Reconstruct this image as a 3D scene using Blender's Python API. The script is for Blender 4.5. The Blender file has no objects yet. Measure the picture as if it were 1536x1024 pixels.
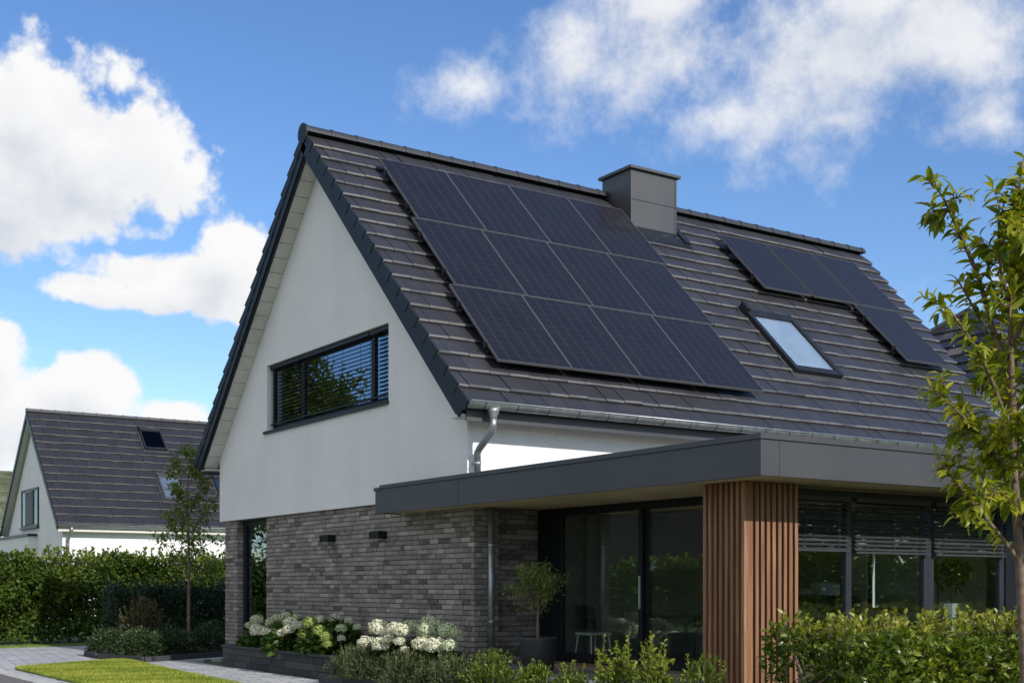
import bpy, bmesh, math, random
import numpy as np
from mathutils import Vector, Matrix

random.seed(7); rng = np.random.default_rng(11)
scene = bpy.context.scene
COL = scene.collection
PI = math.pi

# ------------------------------------------------------------------ camera
CAM = np.array([0.0, 0.0, 1.7]); FPX = 1900.0; CXP = 768.0; HYP = 878.0
ANG = math.radians(55.9)
FWD = np.array([math.cos(ANG), math.sin(ANG), 0]); RT = np.array([math.sin(ANG), -math.cos(ANG), 0]); UP = np.array([0, 0, 1.0])
cd = bpy.data.cameras.new('camera'); cam = bpy.data.objects.new('camera', cd); COL.objects.link(cam)
cam.location = CAM; cam.rotation_euler = (PI/2, 0, ANG - PI/2)
cd.sensor_fit = 'HORIZONTAL'; cd.sensor_width = 36.0; cd.lens = 36.0*FPX/1536.0
cd.shift_y = (HYP - 512.0)/1536.0
cd.clip_start = 0.1; cd.clip_end = 5000
scene.camera = cam

def ray(px, py): return FWD + RT*((px-CXP)/FPX) + UP*((HYP-py)/FPX)
def at_depth(px, py, d): return CAM + ray(px, py)*d
def at_x(px, py, x): r = ray(px, py); return CAM + r*(x/r[0])
def at_y(px, py, y): r = ray(px, py); return CAM + r*(y/r[1])
def at_z(px, py, z): r = ray(px, py); return CAM + r*((z-CAM[2])/r[2])

# ------------------------------------------------------------------ object helpers
def tag(o, label=None, cat=None, group=None, kind=None):
    if label: o['label'] = label
    if cat: o['category'] = cat
    if group: o['group'] = group
    if kind: o['kind'] = kind
    return o

def thing(name, loc, label, cat, group=None):
    o = bpy.data.objects.new(name, None); COL.objects.link(o)
    o.location = loc; o.empty_display_size = 0.2
    return tag(o, label, cat, group)

def world_loc(o):
    v = Vector((0, 0, 0))
    while o is not None:
        v += o.location; o = o.parent
    return np.array(v)

class MB:
    """collects geometry in world coordinates; build() links it as one mesh object"""
    def __init__(s): s.v = []; s.f = []; s.r = []
    def add(s, verts, faces, r=0.5):
        b = len(s.v); s.v.extend([tuple(map(float, p)) for p in verts])
        for f in faces: s.f.append([i+b for i in f]); s.r.append(r)
        return s
    def box(s, x0, y0, z0, x1, y1, z1, r=0.5):
        x0, x1 = min(x0, x1), max(x0, x1); y0, y1 = min(y0, y1), max(y0, y1); z0, z1 = min(z0, z1), max(z0, z1)
        return s.add([(x0,y0,z0),(x1,y0,z0),(x1,y1,z0),(x0,y1,z0),(x0,y0,z1),(x1,y0,z1),(x1,y1,z1),(x0,y1,z1)],
                     [(0,3,2,1),(4,5,6,7),(0,1,5,4),(1,2,6,5),(2,3,7,6),(3,0,4,7)], r)
    def obox(s, c, ax, ay, az, r=0.5):
        c = np.array(c, float); ax, ay, az = (np.array(a, float) for a in (ax, ay, az))
        P = [c+i*ax+j*ay+k*az for k in (-1,1) for j in (-1,1) for i in (-1,1)]
        return s.add(P, [(0,2,3,1),(4,5,7,6),(0,1,5,4),(1,3,7,5),(3,2,6,7),(2,0,4,6)], r)
    def prism(s, pts, a, b, axis, r=0.5):
        """polygon pts extruded from a to b along axis; pts are the two other coordinates in order"""
        def P(u, w, t): return {'x': (t,u,w), 'y': (u,t,w), 'z': (u,w,t)}[axis]
        n = len(pts); V = [P(u,w,a) for u,w in pts] + [P(u,w,b) for u,w in pts]
        F = [list(range(n))[::-1], list(range(n,2*n))] + [(i,(i+1)%n,n+(i+1)%n,n+i) for i in range(n)]
        return s.add(V, F, r)
    def tube(s, path, rad, seg=10, cap=True, r=0.5):
        path = [np.array(p, float) for p in path]; n = len(path)
        if not hasattr(rad, '__len__'): rad = [rad]*n
        V = []; ref = None
        for i, p in enumerate(path):
            t = path[min(i+1, n-1)] - path[max(i-1, 0)]; t = t/(np.linalg.norm(t)+1e-9)
            if ref is None:
                ref = np.cross(t, (0,0,1.0)) if abs(t[2]) < .95 else np.cross(t, (1.0,0,0))
            ref = ref - t*np.dot(ref, t); ref = ref/(np.linalg.norm(ref)+1e-9)
            b = np.cross(t, ref)
            for k in range(seg):
                a = 2*PI*k/seg; V.append(p + rad[i]*(math.cos(a)*ref + math.sin(a)*b))
        F = [(i*seg+k, i*seg+(k+1)%seg, (i+1)*seg+(k+1)%seg, (i+1)*seg+k) for i in range(n-1) for k in range(seg)]
        if cap: F += [list(range(seg))[::-1], list(range((n-1)*seg, n*seg))]
        return s.add(V, F, r)
    def lathe(s, c, prof, seg=24, r=0.5):
        V = [(c[0]+q*math.cos(2*PI*k/seg), c[1]+q*math.sin(2*PI*k/seg), c[2]+z) for q, z in prof for k in range(seg)]
        n = len(prof)
        F = [(i*seg+k, i*seg+(k+1)%seg, (i+1)*seg+(k+1)%seg, (i+1)*seg+k) for i in range(n-1) for k in range(seg)]
        F += [list(range(seg))[::-1], list(range((n-1)*seg, n*seg))]
        return s.add(V, F, r)
    def build(s, name, mat, parent=None, smooth=False, bevel=0.0, loc=None):
        off = world_loc(parent) if parent else (np.array(loc, float) if loc is not None else np.zeros(3))
        me = bpy.data.meshes.new(name)
        V = np.array(s.v, float).reshape(-1, 3) - off
        me.from_pydata([tuple(p) for p in V], [], s.f)
        a = me.attributes.new('rnd', 'FLOAT', 'FACE'); a.data.foreach_set('value', np.array(s.r, np.float32))
        me.materials.append(mat)
        if smooth: me.polygons.foreach_set('use_smooth', [True]*len(me.polygons))
        me.update()
        o = bpy.data.objects.new(name, me); COL.objects.link(o)
        if parent: o.parent = parent
        elif loc is not None: o.location = loc
        if bevel:
            m = o.modifiers.new('edge', 'BEVEL'); m.width = bevel; m.segments = 2; m.limit_method = 'ANGLE'; m.angle_limit = math.radians(40)
        return o

def np_object(name, V, F, rnd, mat, parent=None, loc=None, smooth=False):
    off = world_loc(parent) if parent else (np.array(loc, float) if loc is not None else np.zeros(3))
    V = np.asarray(V, np.float32) - off.astype(np.float32); F = np.asarray(F, np.int32)
    n, k = F.shape
    me = bpy.data.meshes.new(name)
    me.vertices.add(len(V)); me.vertices.foreach_set('co', V.ravel())
    me.loops.add(n*k); me.loops.foreach_set('vertex_index', F.ravel())
    me.polygons.add(n); me.polygons.foreach_set('loop_start', np.arange(n, dtype=np.int32)*k)
    me.polygons.foreach_set('loop_total', np.full(n, k, np.int32))
    if smooth: me.polygons.foreach_set('use_smooth', np.ones(n, bool))
    me.update(calc_edges=True); me.validate()
    a = me.attributes.new('rnd', 'FLOAT', 'FACE'); a.data.foreach_set('value', np.asarray(rnd, np.float32))
    me.materials.append(mat)
    o = bpy.data.objects.new(name, me); COL.objects.link(o)
    if parent: o.parent = parent
    elif loc is not None: o.location = loc
    return o

def copy_thing(o, loc, label=None, parent=None):
    c = o.copy(); COL.objects.link(c)
    if parent: c.parent = parent
    if loc is not None: c.location = loc
    if label: c['label'] = label
    for ch in list(o.children): copy_thing(ch, None, None, c)
    return c

# ------------------------------------------------------------------ materials
def new_mat(name):
    m = bpy.data.materials.new(name); m.use_nodes = True
    nt = m.node_tree; return m, nt, nt.nodes, nt.links, nt.nodes['Principled BSDF']

def ramp(N, stops):
    r = N.new('ShaderNodeValToRGB'); e = r.color_ramp.elements
    while len(e) < len(stops): e.new(0.5)
    for i, (p, c) in enumerate(stops): e[i].position = p; e[i].color = (*c, 1)
    return r

def plain(name, col, rough=0.5, metal=0.0, var=0.12, scale=6.0, bump=0.0, bscale=60.0, spec=0.5, detail=5.0, use_rnd=0.0, bdist=0.01, rvar=0.1):
    m, nt, N, L, B = new_mat(name)
    tc = N.new('ShaderNodeTexCoord')
    nz = N.new('ShaderNodeTexNoise'); nz.inputs['Scale'].default_value = scale; nz.inputs['Detail'].default_value = detail
    L.new(tc.outputs['Object'], nz.inputs['Vector'])
    lo = [max(0, c*(1-var*1.6)) for c in col]; hi = [min(1, c*(1+var*1.6)) for c in col]
    r = ramp(N, [(0.25, lo), (0.75, hi)]); L.new(nz.outputs['Fac'], r.inputs['Fac'])
    src = r.outputs['Color']
    if use_rnd:
        at = N.new('ShaderNodeAttribute'); at.attribute_name = 'rnd'
        mr = N.new('ShaderNodeMapRange'); mr.inputs['To Min'].default_value = 1-use_rnd; mr.inputs['To Max'].default_value = 1+use_rnd
        L.new(at.outputs['Fac'], mr.inputs['Value'])
        vm = N.new('ShaderNodeVectorMath'); vm.operation = 'SCALE'
        L.new(src, vm.inputs[0]); L.new(mr.outputs['Result'], vm.inputs['Scale']); src = vm.outputs['Vector']
    L.new(src, B.inputs['Base Color'])
    B.inputs['Metallic'].default_value = metal; B.inputs['Specular IOR Level'].default_value = spec
    mr2 = N.new('ShaderNodeMapRange'); mr2.inputs['To Min'].default_value = max(0.02, rough-rvar); mr2.inputs['To Max'].default_value = min(1, rough+rvar)
    L.new(nz.outputs['Fac'], mr2.inputs['Value']); L.new(mr2.outputs['Result'], B.inputs['Roughness'])
    if bump:
        n2 = N.new('ShaderNodeTexNoise'); n2.inputs['Scale'].default_value = bscale; n2.inputs['Detail'].default_value = 6
        L.new(tc.outputs['Object'], n2.inputs['Vector'])
        bp = N.new('ShaderNodeBump'); bp.inputs['Strength'].default_value = bump; bp.inputs['Distance'].default_value = bdist
        L.new(n2.outputs['Fac'], bp.inputs['Height']); L.new(bp.outputs['Normal'], B.inputs['Normal'])
    return m

def rnd_ramp(name, stops, rough=0.6, bump=0.4, bscale=35.0, mottling=0.35, mscale=14.0, spec=0.4, bdist=0.01):
    m, nt, N, L, B = new_mat(name)
    at = N.new('ShaderNodeAttribute'); at.attribute_name = 'rnd'
    tc = N.new('ShaderNodeTexCoord')
    nz = N.new('ShaderNodeTexNoise'); nz.inputs['Scale'].default_value = mscale; nz.inputs['Detail'].default_value = 7
    L.new(tc.outputs['Object'], nz.inputs['Vector'])
    ma = N.new('ShaderNodeMath'); ma.operation = 'MULTIPLY_ADD'; ma.inputs[1].default_value = mottling; 
    sb = N.new('ShaderNodeMath'); sb.operation = 'SUBTRACT'; sb.inputs[1].default_value = 0.5
    L.new(nz.outputs['Fac'], sb.inputs[0]); L.new(sb.outputs[0], ma.inputs[0]); L.new(at.outputs['Fac'], ma.inputs[2])
    r = ramp(N, stops); L.new(ma.outputs[0], r.inputs['Fac']); L.new(r.outputs['Color'], B.inputs['Base Color'])
    B.inputs['Roughness'].default_value = rough; B.inputs['Specular IOR Level'].default_value = spec
    n2 = N.new('ShaderNodeTexNoise'); n2.inputs['Scale'].default_value = bscale; n2.inputs['Detail'].default_value = 8
    L.new(tc.outputs['Object'], n2.inputs['Vector'])
    bp = N.new('ShaderNodeBump'); bp.inputs['Strength'].default_value = bump; bp.inputs['Distance'].default_value = bdist
    L.new(n2.outputs['Fac'], bp.inputs['Height']); L.new(bp.outputs['Normal'], B.inputs['Normal'])
    return m

def leaf_mat(name, stops, trans=0.35, rough=0.45, tint=(1.3, 1.25, 0.5), spec=0.4):
    m, nt, N, L, B = new_mat(name)
    at = N.new('ShaderNodeAttribute'); at.attribute_name = 'rnd'
    r = ramp(N, stops); L.new(at.outputs['Fac'], r.inputs['Fac']); L.new(r.outputs['Color'], B.inputs['Base Color'])
    B.inputs['Roughness'].default_value = rough; B.inputs['Specular IOR Level'].default_value = spec
    tr = N.new('ShaderNodeBsdfTranslucent')
    vm = N.new('ShaderNodeVectorMath'); vm.operation = 'MULTIPLY'; vm.inputs[1].default_value = tint
    L.new(r.outputs['Color'], vm.inputs[0]); L.new(vm.outputs[0], tr.inputs['Color'])
    mx = N.new('ShaderNodeMixShader'); mx.inputs[0].default_value = trans
    L.new(B.outputs[0], mx.inputs[1]); L.new(tr.outputs[0], mx.inputs[2]); L.new(mx.outputs[0], N['Material Output'].inputs['Surface'])
    return m

def glass_mat(name, tint=(0.75, 0.8, 0.8), refl=0.06, rough=0.0, ior=1.5, gcol=(1, 1, 1)):
    m, nt, N, L, B = new_mat(name); N.remove(B)
    lw = N.new('ShaderNodeLayerWeight'); lw.inputs['Blend'].default_value = 0.5
    fr = N.new('ShaderNodeMath'); fr.operation = 'POWER'; fr.inputs[1].default_value = 5.0; L.new(lw.outputs['Facing'], fr.inputs[0])
    ad = N.new('ShaderNodeMath'); ad.operation = 'ADD'; ad.inputs[1].default_value = refl; ad.use_clamp = True
    L.new(fr.outputs[0], ad.inputs[0])
    t = N.new('ShaderNodeBsdfTransparent'); t.inputs[0].default_value = (*tint, 1)
    g = N.new('ShaderNodeBsdfGlossy'); g.inputs['Roughness'].default_value = rough; g.inputs['Color'].default_value = (*gcol, 1)
    tc = N.new('ShaderNodeTexCoord'); nz = N.new('ShaderNodeTexNoise'); nz.inputs['Scale'].default_value = 1.3; nz.inputs['Detail'].default_value = 1
    L.new(tc.outputs['Object'], nz.inputs['Vector'])
    bp = N.new('ShaderNodeBump'); bp.inputs['Strength'].default_value = 0.06; bp.inputs['Distance'].default_value = 0.02
    L.new(nz.outputs['Fac'], bp.inputs['Height']); L.new(bp.outputs['Normal'], g.inputs['Normal'])
    mx = N.new('ShaderNodeMixShader'); L.new(ad.outputs[0], mx.inputs[0]); L.new(t.outputs[0], mx.inputs[1]); L.new(g.outputs[0], mx.inputs[2])
    L.new(mx.outputs[0], N['Material Output'].inputs['Surface'])
    return m

def grid_lines(N, L, vec, axis, pitch, width, offset=0.0):
    sp = N.new('ShaderNodeSeparateXYZ'); L.new(vec, sp.inputs[0])
    a = N.new('ShaderNodeMath'); a.operation = 'ADD'; a.inputs[1].default_value = offset + 100*pitch; L.new(sp.outputs[axis], a.inputs[0])
    d = N.new('ShaderNodeMath'); d.operation = 'MODULO'; d.inputs[1].default_value = pitch; L.new(a.outputs[0], d.inputs[0])
    c = N.new('ShaderNodeMath'); c.operation = 'LESS_THAN'; c.inputs[1].default_value = width; L.new(d.outputs[0], c.inputs[0])
    return c.outputs[0]

PW, PH = 1.524, 2.20      # one solar panel
def panel_mat():
    m, nt, N, L, B = new_mat('solar_cells')
    tc = N.new('ShaderNodeTexCoord')
    v1 = grid_lines(N, L, tc.outputs['Object'], 0, PW/6, 0.010, 0.005)
    v2 = grid_lines(N, L, tc.outputs['Object'], 0, PW/30, 0.0025, 0.001)
    h1 = grid_lines(N, L, tc.outputs['Object'], 1, PH/12, 0.007, 0.004)
    h2 = grid_lines(N, L, tc.outputs['Object'], 1, PH/24, 0.004, 0.002)
    mx1 = N.new('ShaderNodeMath'); mx1.operation = 'MAXIMUM'; L.new(v1, mx1.inputs[0])
    hs = N.new('ShaderNodeMath'); hs.operation = 'MULTIPLY'; hs.inputs[1].default_value = 0.75; L.new(h1, hs.inputs[0]); L.new(hs.outputs[0], mx1.inputs[1])
    mx2 = N.new('ShaderNodeMath'); mx2.operation = 'MAXIMUM'; L.new(v2, mx2.inputs[0]); L.new(h2, mx2.inputs[1])
    s2 = N.new('ShaderNodeMath'); s2.operation = 'MULTIPLY'; s2.inputs[1].default_value = 0.35; L.new(mx2.outputs[0], s2.inputs[0])
    mx3 = N.new('ShaderNodeMath'); mx3.operation = 'MAXIMUM'; L.new(mx1.outputs[0], mx3.inputs[0]); L.new(s2.outputs[0], mx3.inputs[1])
    nz = N.new('ShaderNodeTexNoise'); nz.inputs['Scale'].default_value = 1.2; L.new(tc.outputs['Object'], nz.inputs['Vector'])
    cr = ramp(N, [(0.3, (0.0085, 0.008, 0.0115)), (0.7, (0.013, 0.012, 0.015))]); L.new(nz.outputs['Fac'], cr.inputs['Fac'])
    mc = N.new('ShaderNodeMix'); mc.data_type = 'RGBA'; L.new(mx3.outputs[0], mc.inputs['Factor']); L.new(cr.outputs[0], mc.inputs[6]); mc.inputs[7].default_value = (0.048, 0.048, 0.054, 1)
    L.new(mc.outputs[2], B.inputs['Base Color'])
    B.inputs['Roughness'].default_value = 0.45; B.inputs['Specular IOR Level'].default_value = 0.25
    B.inputs['Coat Weight'].default_value = 0.32; B.inputs['Coat Roughness'].default_value = 0.07; B.inputs['Coat IOR'].default_value = 1.35
    return m

def wood_mat(name, stops, axis_scale=(26, 26, 1.2), rough=0.55, use_rnd=0.22):
    m, nt, N, L, B = new_mat(name)
    tc = N.new('ShaderNodeTexCoord'); mp = N.new('ShaderNodeMapping'); mp.inputs['Scale'].default_value = axis_scale
    L.new(tc.outputs['Object'], mp.inputs['Vector'])
    nz = N.new('ShaderNodeTexNoise'); nz.inputs['Scale'].default_value = 1; nz.inputs['Detail'].default_value = 8; nz.inputs['Distortion'].default_value = 0.6
    L.new(mp.outputs[0], nz.inputs['Vector'])
    r = ramp(N, stops); L.new(nz.outputs['Fac'], r.inputs['Fac'])
    at = N.new('ShaderNodeAttribute'); at.attribute_name = 'rnd'
    mr = N.new('ShaderNodeMapRange'); mr.inputs['To Min'].default_value = 1-use_rnd; mr.inputs['To Max'].default_value = 1+use_rnd; L.new(at.outputs['Fac'], mr.inputs['Value'])
    vm = N.new('ShaderNodeVectorMath'); vm.operation = 'SCALE'; L.new(r.outputs[0], vm.inputs[0]); L.new(mr.outputs[0], vm.inputs['Scale'])
    L.new(vm.outputs[0], B.inputs['Base Color']); B.inputs['Roughness'].default_value = rough; B.inputs['Specular IOR Level'].default_value = 0.2
    bp = N.new('ShaderNodeBump'); bp.inputs['Strength'].default_value = 0.25; bp.inputs['Distance'].default_value = 0.006
    L.new(nz.outputs['Fac'], bp.inputs['Height']); L.new(bp.outputs['Normal'], B.inputs['Normal'])
    return m

def paver_mat():
    m, nt, N, L, B = new_mat('pale_pavers')
    tc = N.new('ShaderNodeTexCoord'); mp = N.new('ShaderNodeMapping'); mp.inputs['Rotation'].default_value = (0, 0, math.radians(8))
    L.new(tc.outputs['Object'], mp.inputs['Vector'])
    bk = N.new('ShaderNodeTexBrick'); bk.inputs['Scale'].default_value = 1.0; bk.inputs['Brick Width'].default_value = 0.6; bk.inputs['Row Height'].default_value = 0.3
    bk.inputs['Mortar Size'].default_value = 0.014; bk.inputs['Color1'].default_value = (0.33, 0.335, 0.345, 1); bk.inputs['Color2'].default_value = (0.46, 0.46, 0.465, 1)
    bk.inputs['Mortar'].default_value = (0.12, 0.12, 0.125, 1); L.new(mp.outputs[0], bk.inputs['Vector'])
    nz = N.new('ShaderNodeTexNoise'); nz.inputs['Scale'].default_value = 3.5; nz.inputs['Detail'].default_value = 8; L.new(tc.outputs['Object'], nz.inputs['Vector'])
    mr = N.new('ShaderNodeMapRange'); mr.inputs['To Min'].default_value = 0.7; mr.inputs['To Max'].default_value = 1.25; L.new(nz.outputs['Fac'], mr.inputs['Value'])
    vm = N.new('ShaderNodeVectorMath'); vm.operation = 'SCALE'; L.new(bk.outputs['Color'], vm.inputs[0]); L.new(mr.outputs[0], vm.inputs['Scale'])
    L.new(vm.outputs[0], B.inputs['Base Color']); B.inputs['Roughness'].default_value = 0.8
    bp = N.new('ShaderNodeBump'); bp.inputs['Strength'].default_value = 0.5; bp.inputs['Distance'].default_value = 0.01; bp.invert = True
    L.new(bk.outputs['Fac'], bp.inputs['Height']); L.new(bp.outputs['Normal'], B.inputs['Normal'])
    return m

def plaster_mat():
    m, nt, N, L, B = new_mat('white_render')
    tc = N.new('ShaderNodeTexCoord'); mp = N.new('ShaderNodeMapping'); mp.inputs['Scale'].default_value = (2.2, 2.2, .16); L.new(tc.outputs['Object'], mp.inputs['Vector'])
    st = N.new('ShaderNodeTexNoise'); st.inputs['Scale'].default_value = 1.0; st.inputs['Detail'].default_value = 7; st.inputs['Roughness'].default_value = .65; L.new(mp.outputs[0], st.inputs['Vector'])
    bl = N.new('ShaderNodeTexNoise'); bl.inputs['Scale'].default_value = .9; bl.inputs['Detail'].default_value = 6; L.new(tc.outputs['Object'], bl.inputs['Vector'])
    gr = N.new('ShaderNodeTexNoise'); gr.inputs['Scale'].default_value = 26; gr.inputs['Detail'].default_value = 6; gr.inputs['Roughness'].default_value = .75; L.new(tc.outputs['Object'], gr.inputs['Vector'])
    def mul(a, lo, hi, fmin=.3, fmax=.7):
        q = N.new('ShaderNodeMapRange'); q.inputs['From Min'].default_value = fmin; q.inputs['From Max'].default_value = fmax; q.inputs['To Min'].default_value = lo; q.inputs['To Max'].default_value = hi; L.new(a, q.inputs['Value']); return q.outputs[0]
    a = N.new('ShaderNodeMath'); a.operation = 'MULTIPLY'; L.new(mul(st.outputs['Fac'], .965, 1.01), a.inputs[0]); L.new(mul(bl.outputs['Fac'], .965, 1.02), a.inputs[1])
    b = N.new('ShaderNodeMath'); b.operation = 'MULTIPLY'; L.new(a.outputs[0], b.inputs[0]); L.new(mul(gr.outputs['Fac'], .95, 1.04), b.inputs[1])
    v = N.new('ShaderNodeVectorMath'); v.operation = 'SCALE'; v.inputs[0].default_value = (.785, .78, .775); L.new(b.outputs[0], v.inputs['Scale']); L.new(v.outputs[0], B.inputs['Base Color'])
    B.inputs['Roughness'].default_value = .92; B.inputs['Specular IOR Level'].default_value = .15
    bp = N.new('ShaderNodeBump'); bp.inputs['Strength'].default_value = .7; bp.inputs['Distance'].default_value = .02; L.new(gr.outputs['Fac'], bp.inputs['Height']); L.new(bp.outputs['Normal'], B.inputs['Normal'])
    return m

M = {}
M['plaster'] = plaster_mat()
M['plaster_far'] = plain('white_render_far', (0.76, 0.76, 0.75), 0.9, var=0.03, scale=0.9, bump=0.3, bscale=30, spec=0.15)
M['brick'] = rnd_ramp('grey_brick', [(0.0, (0.105, 0.090, 0.080)), (0.28, (0.205, 0.183, 0.166)), (0.6, (0.265, 0.239, 0.220)), (0.85, (0.315, 0.288, 0.266)), (1.0, (0.40, 0.365, 0.335))], 0.85, 0.9, 40, 0.85, 16, 0.25, 0.015)
M['mortar'] = plain('dark_mortar', (0.075, 0.07, 0.066), 0.95, var=0.2, scale=20, bump=0.5, bscale=90)
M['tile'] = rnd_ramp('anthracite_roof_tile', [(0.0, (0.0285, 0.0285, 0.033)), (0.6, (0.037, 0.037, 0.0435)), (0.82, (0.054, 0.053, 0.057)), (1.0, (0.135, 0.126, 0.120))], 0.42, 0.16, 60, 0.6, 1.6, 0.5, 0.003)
M['tile_far'] = rnd_ramp('dark_roof_tile_far', [(0.0, (0.022, 0.0225, 0.027)), (0.6, (0.029, 0.029, 0.035)), (0.82, (0.05, 0.046, 0.047)), (1.0, (0.12, 0.105, 0.098))], 0.45, 0.3, 20, 0.4, 2.0, 0.45)
M['tile_moss'] = rnd_ramp('mossy_roof_tile', [(0.0, (0.06, 0.065, 0.04)), (0.5, (0.12, 0.13, 0.08)), (1.0, (0.18, 0.19, 0.12))], 0.9, 0.5, 12, 0.9, 1.5, 0.2)
M['verge'] = plain('blue_black_verge', (0.016, 0.020, 0.026), 0.55, var=0.15, scale=4, use_rnd=0.12, bump=0.1, spec=0.25)
M['dark_metal'] = plain('anthracite_metal', (0.014, 0.016, 0.020), 0.45, var=0.1, scale=3, spec=0.3)
M['fascia'] = plain('anthracite_fascia', (0.037, 0.0365, 0.040), 0.52, var=0.12, scale=0.7, bump=0.05, bscale=1.6, bdist=.05, rvar=0.06, spec=.8)
M['chimney'] = plain('anthracite_cladding', (0.034, 0.0345, 0.039), 0.52, var=0.14, scale=1.1, bump=0.05, bscale=1.8, bdist=.04, spec=.8)
M['soffit'] = plain('cream_soffit_board', (0.62, 0.60, 0.54), 0.6, var=0.06, scale=5, use_rnd=0.05)
M['beige'] = plain('beige_soffit', (0.52, 0.42, 0.25), 0.7, var=0.12, scale=1.4)
M['zinc'] = plain('weathered_zinc', (0.34, 0.36, 0.37), 0.4, metal=0.75, var=0.16, scale=7, bump=0.05)
M['steel'] = plain('bright_steel', (0.62, 0.63, 0.64), 0.3, metal=0.9, var=0.08)
M['frame'] = plain('black_window_frame', (0.009, 0.011, 0.015), 0.45, var=0.08, scale=3, spec=0.25)
M['frame_lit'] = plain('window_frame_lit', (0.026, 0.028, 0.036), 0.4, var=0.08, scale=3)  # paler copy of the black frame; sun on the front is in its colour
M['blind'] = plain('dark_blind_slat', (0.016, 0.019, 0.024), 0.5, spec=0.25, var=0.1, use_rnd=0.2)
M['pale_blind'] = plain('pale_pleated_blind', (0.66, 0.70, 0.74), 0.7, var=0.1, scale=1.5)
M['blind_dark'] = plain('black_blind_slat', (0.040, 0.043, 0.048), 0.4, var=0.1, use_rnd=0.35, spec=0.5)
M['blind_grey'] = plain('grey_blind', (0.30, 0.30, 0.30), 0.6, var=0.08)
M['glass_dim'] = glass_mat('far_window_glass', (0.3, 0.35, 0.38), 0.02, gcol=(.6,.7,.8))
M['glass'] = glass_mat('window_glass', (0.90, 0.945, 0.93), 0.13, gcol=(0.9, 0.95, 1.0))
M['glass_up'] = glass_mat('upper_window_glass', (0.30, 0.35, 0.38), 0.25, gcol=(0.60, 0.74, 0.93))
M['glass_sky'] = glass_mat('roof_window_glass', (0.86, 0.90, 0.93), 0.20, gcol=(1.0, 1.0, 1.0), ior=1.6)
M['panel'] = panel_mat()
M['alu'] = plain('panel_edge_aluminium', (0.13, 0.13, 0.135), 0.45, metal=0.2, var=0.05)
M['rail'] = plain('rail_dark_aluminium', (0.06, 0.06, 0.065), 0.4, metal=0.6, var=0.05)
M['wood'] = wood_mat('thermowood', [(0.25, (0.15, 0.072, 0.040)), (0.5, (0.25, 0.128, 0.070)), (0.8, (0.37, 0.205, 0.118))], use_rnd=.18)
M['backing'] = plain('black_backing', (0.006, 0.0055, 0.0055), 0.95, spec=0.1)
M['stone'] = rnd_ramp('charcoal_block', [(0.0, (0.028, 0.029, 0.032)), (0.5, (0.045, 0.046, 0.05)), (1.0, (0.07, 0.071, 0.076))], 0.8, 0.6, 40, 0.5, 8, 0.3)
M['concrete'] = plain('terrace_tile', (0.17, 0.17, 0.18), 0.8, var=0.2, scale=2, bump=0.2)
M['kerb'] = plain('kerb_concrete', (0.42, 0.41, 0.40), 0.85, var=0.15, scale=5, bump=0.3, use_rnd=0.08)
M['asphalt'] = plain('asphalt', (0.135, 0.128, 0.122), 0.9, var=0.2, scale=40, bump=0.6, bscale=160)
M['paver'] = paver_mat()
M['earth'] = plain('planting_soil', (0.035, 0.026, 0.019), 0.95, var=0.35, scale=12, bump=1.0, bscale=30, bdist=0.04)
M['field'] = plain('meadow_ground', (0.065, 0.105, 0.03), 0.95, var=0.35, scale=0.6, bump=0.6, bscale=20)
M['turf'] = plain('lawn_turf', (0.14, 0.19, 0.035), 0.9, var=0.25, scale=2.5, bump=0.8, bscale=60, bdist=0.03)
M['pot'] = plain('matt_black_pot', (0.022, 0.023, 0.026), 0.55, var=0.15, scale=8, bump=0.1)
M['pot_pale'] = plain('pale_pot', (0.52, 0.56, 0.52), 0.5, var=0.05)
M['white_paint'] = plain('white_lacquer', (0.72, 0.74, 0.72), 0.4, var=0.04)
M['shelf'] = plain('dark_shelf', (0.05, 0.05, 0.05), 0.5)
M['room'] = plain('room_wall', (0.21, 0.22, 0.20), 0.9, var=0.04)
M['floor'] = wood_mat('oak_floor', [(0.2, (0.20, 0.15, 0.10)), (0.8, (0.32, 0.25, 0.17))], (2, 18, 18), 0.4)
M['curtain'] = plain('linen_curtain', (0.55, 0.57, 0.54), 0.9, var=0.05)
M['bark'] = plain('grey_brown_bark', (0.13, 0.095, 0.07), 0.9, var=0.35, scale=18, bump=0.8, bscale=45, bdist=0.02)
M['bark_light'] = plain('young_bark', (0.15, 0.10, 0.068), 0.8, var=0.35, scale=22, bump=0.6, bscale=60)
M['stem'] = plain('green_stem', (0.12, 0.14, 0.05), 0.7)
M['lamp'] = plain('black_lamp_housing', (0.009, 0.009, 0.010), 0.6, spec=0.2)
M['lens'] = plain('frosted_lens', (0.45, 0.45, 0.42), 0.4)
M['membrane'] = plain('roof_membrane', (0.07, 0.07, 0.075), 0.9, var=0.2, scale=3)
M['red_brick'] = plain('brown_brick_far', (0.10, 0.075, 0.06), 0.9, var=0.3, scale=6, bump=0.5)
LV = {}
LV['hedge_far'] = leaf_mat('hornbeam_leaf', [(0.0, (0.040, 0.075, 0.012)), (0.45, (0.078, 0.128, 0.018)), (0.8, (0.135, 0.18, 0.025)), (1.0, (0.22, 0.24, 0.04))], 0.34, 0.5)
LV['hedge_near'] = leaf_mat('privet_leaf', [(0.0, (0.050, 0.085, 0.010)), (0.4, (0.105, 0.155, 0.014)), (0.75, (0.20, 0.235, 0.022)), (1.0, (0.36, 0.35, 0.06))], 0.36, 0.33, spec=0.55)
LV['glow'] = leaf_mat('sunlit_hedge_leaf', [(0.0, (0.08, 0.12, 0.014)), (0.5, (0.16, 0.21, 0.02)), (1.0, (0.34, 0.34, 0.05))], 0.6, 0.5)  # brightened leaf copy; sunlight put into foliage seen only in reflections
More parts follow.
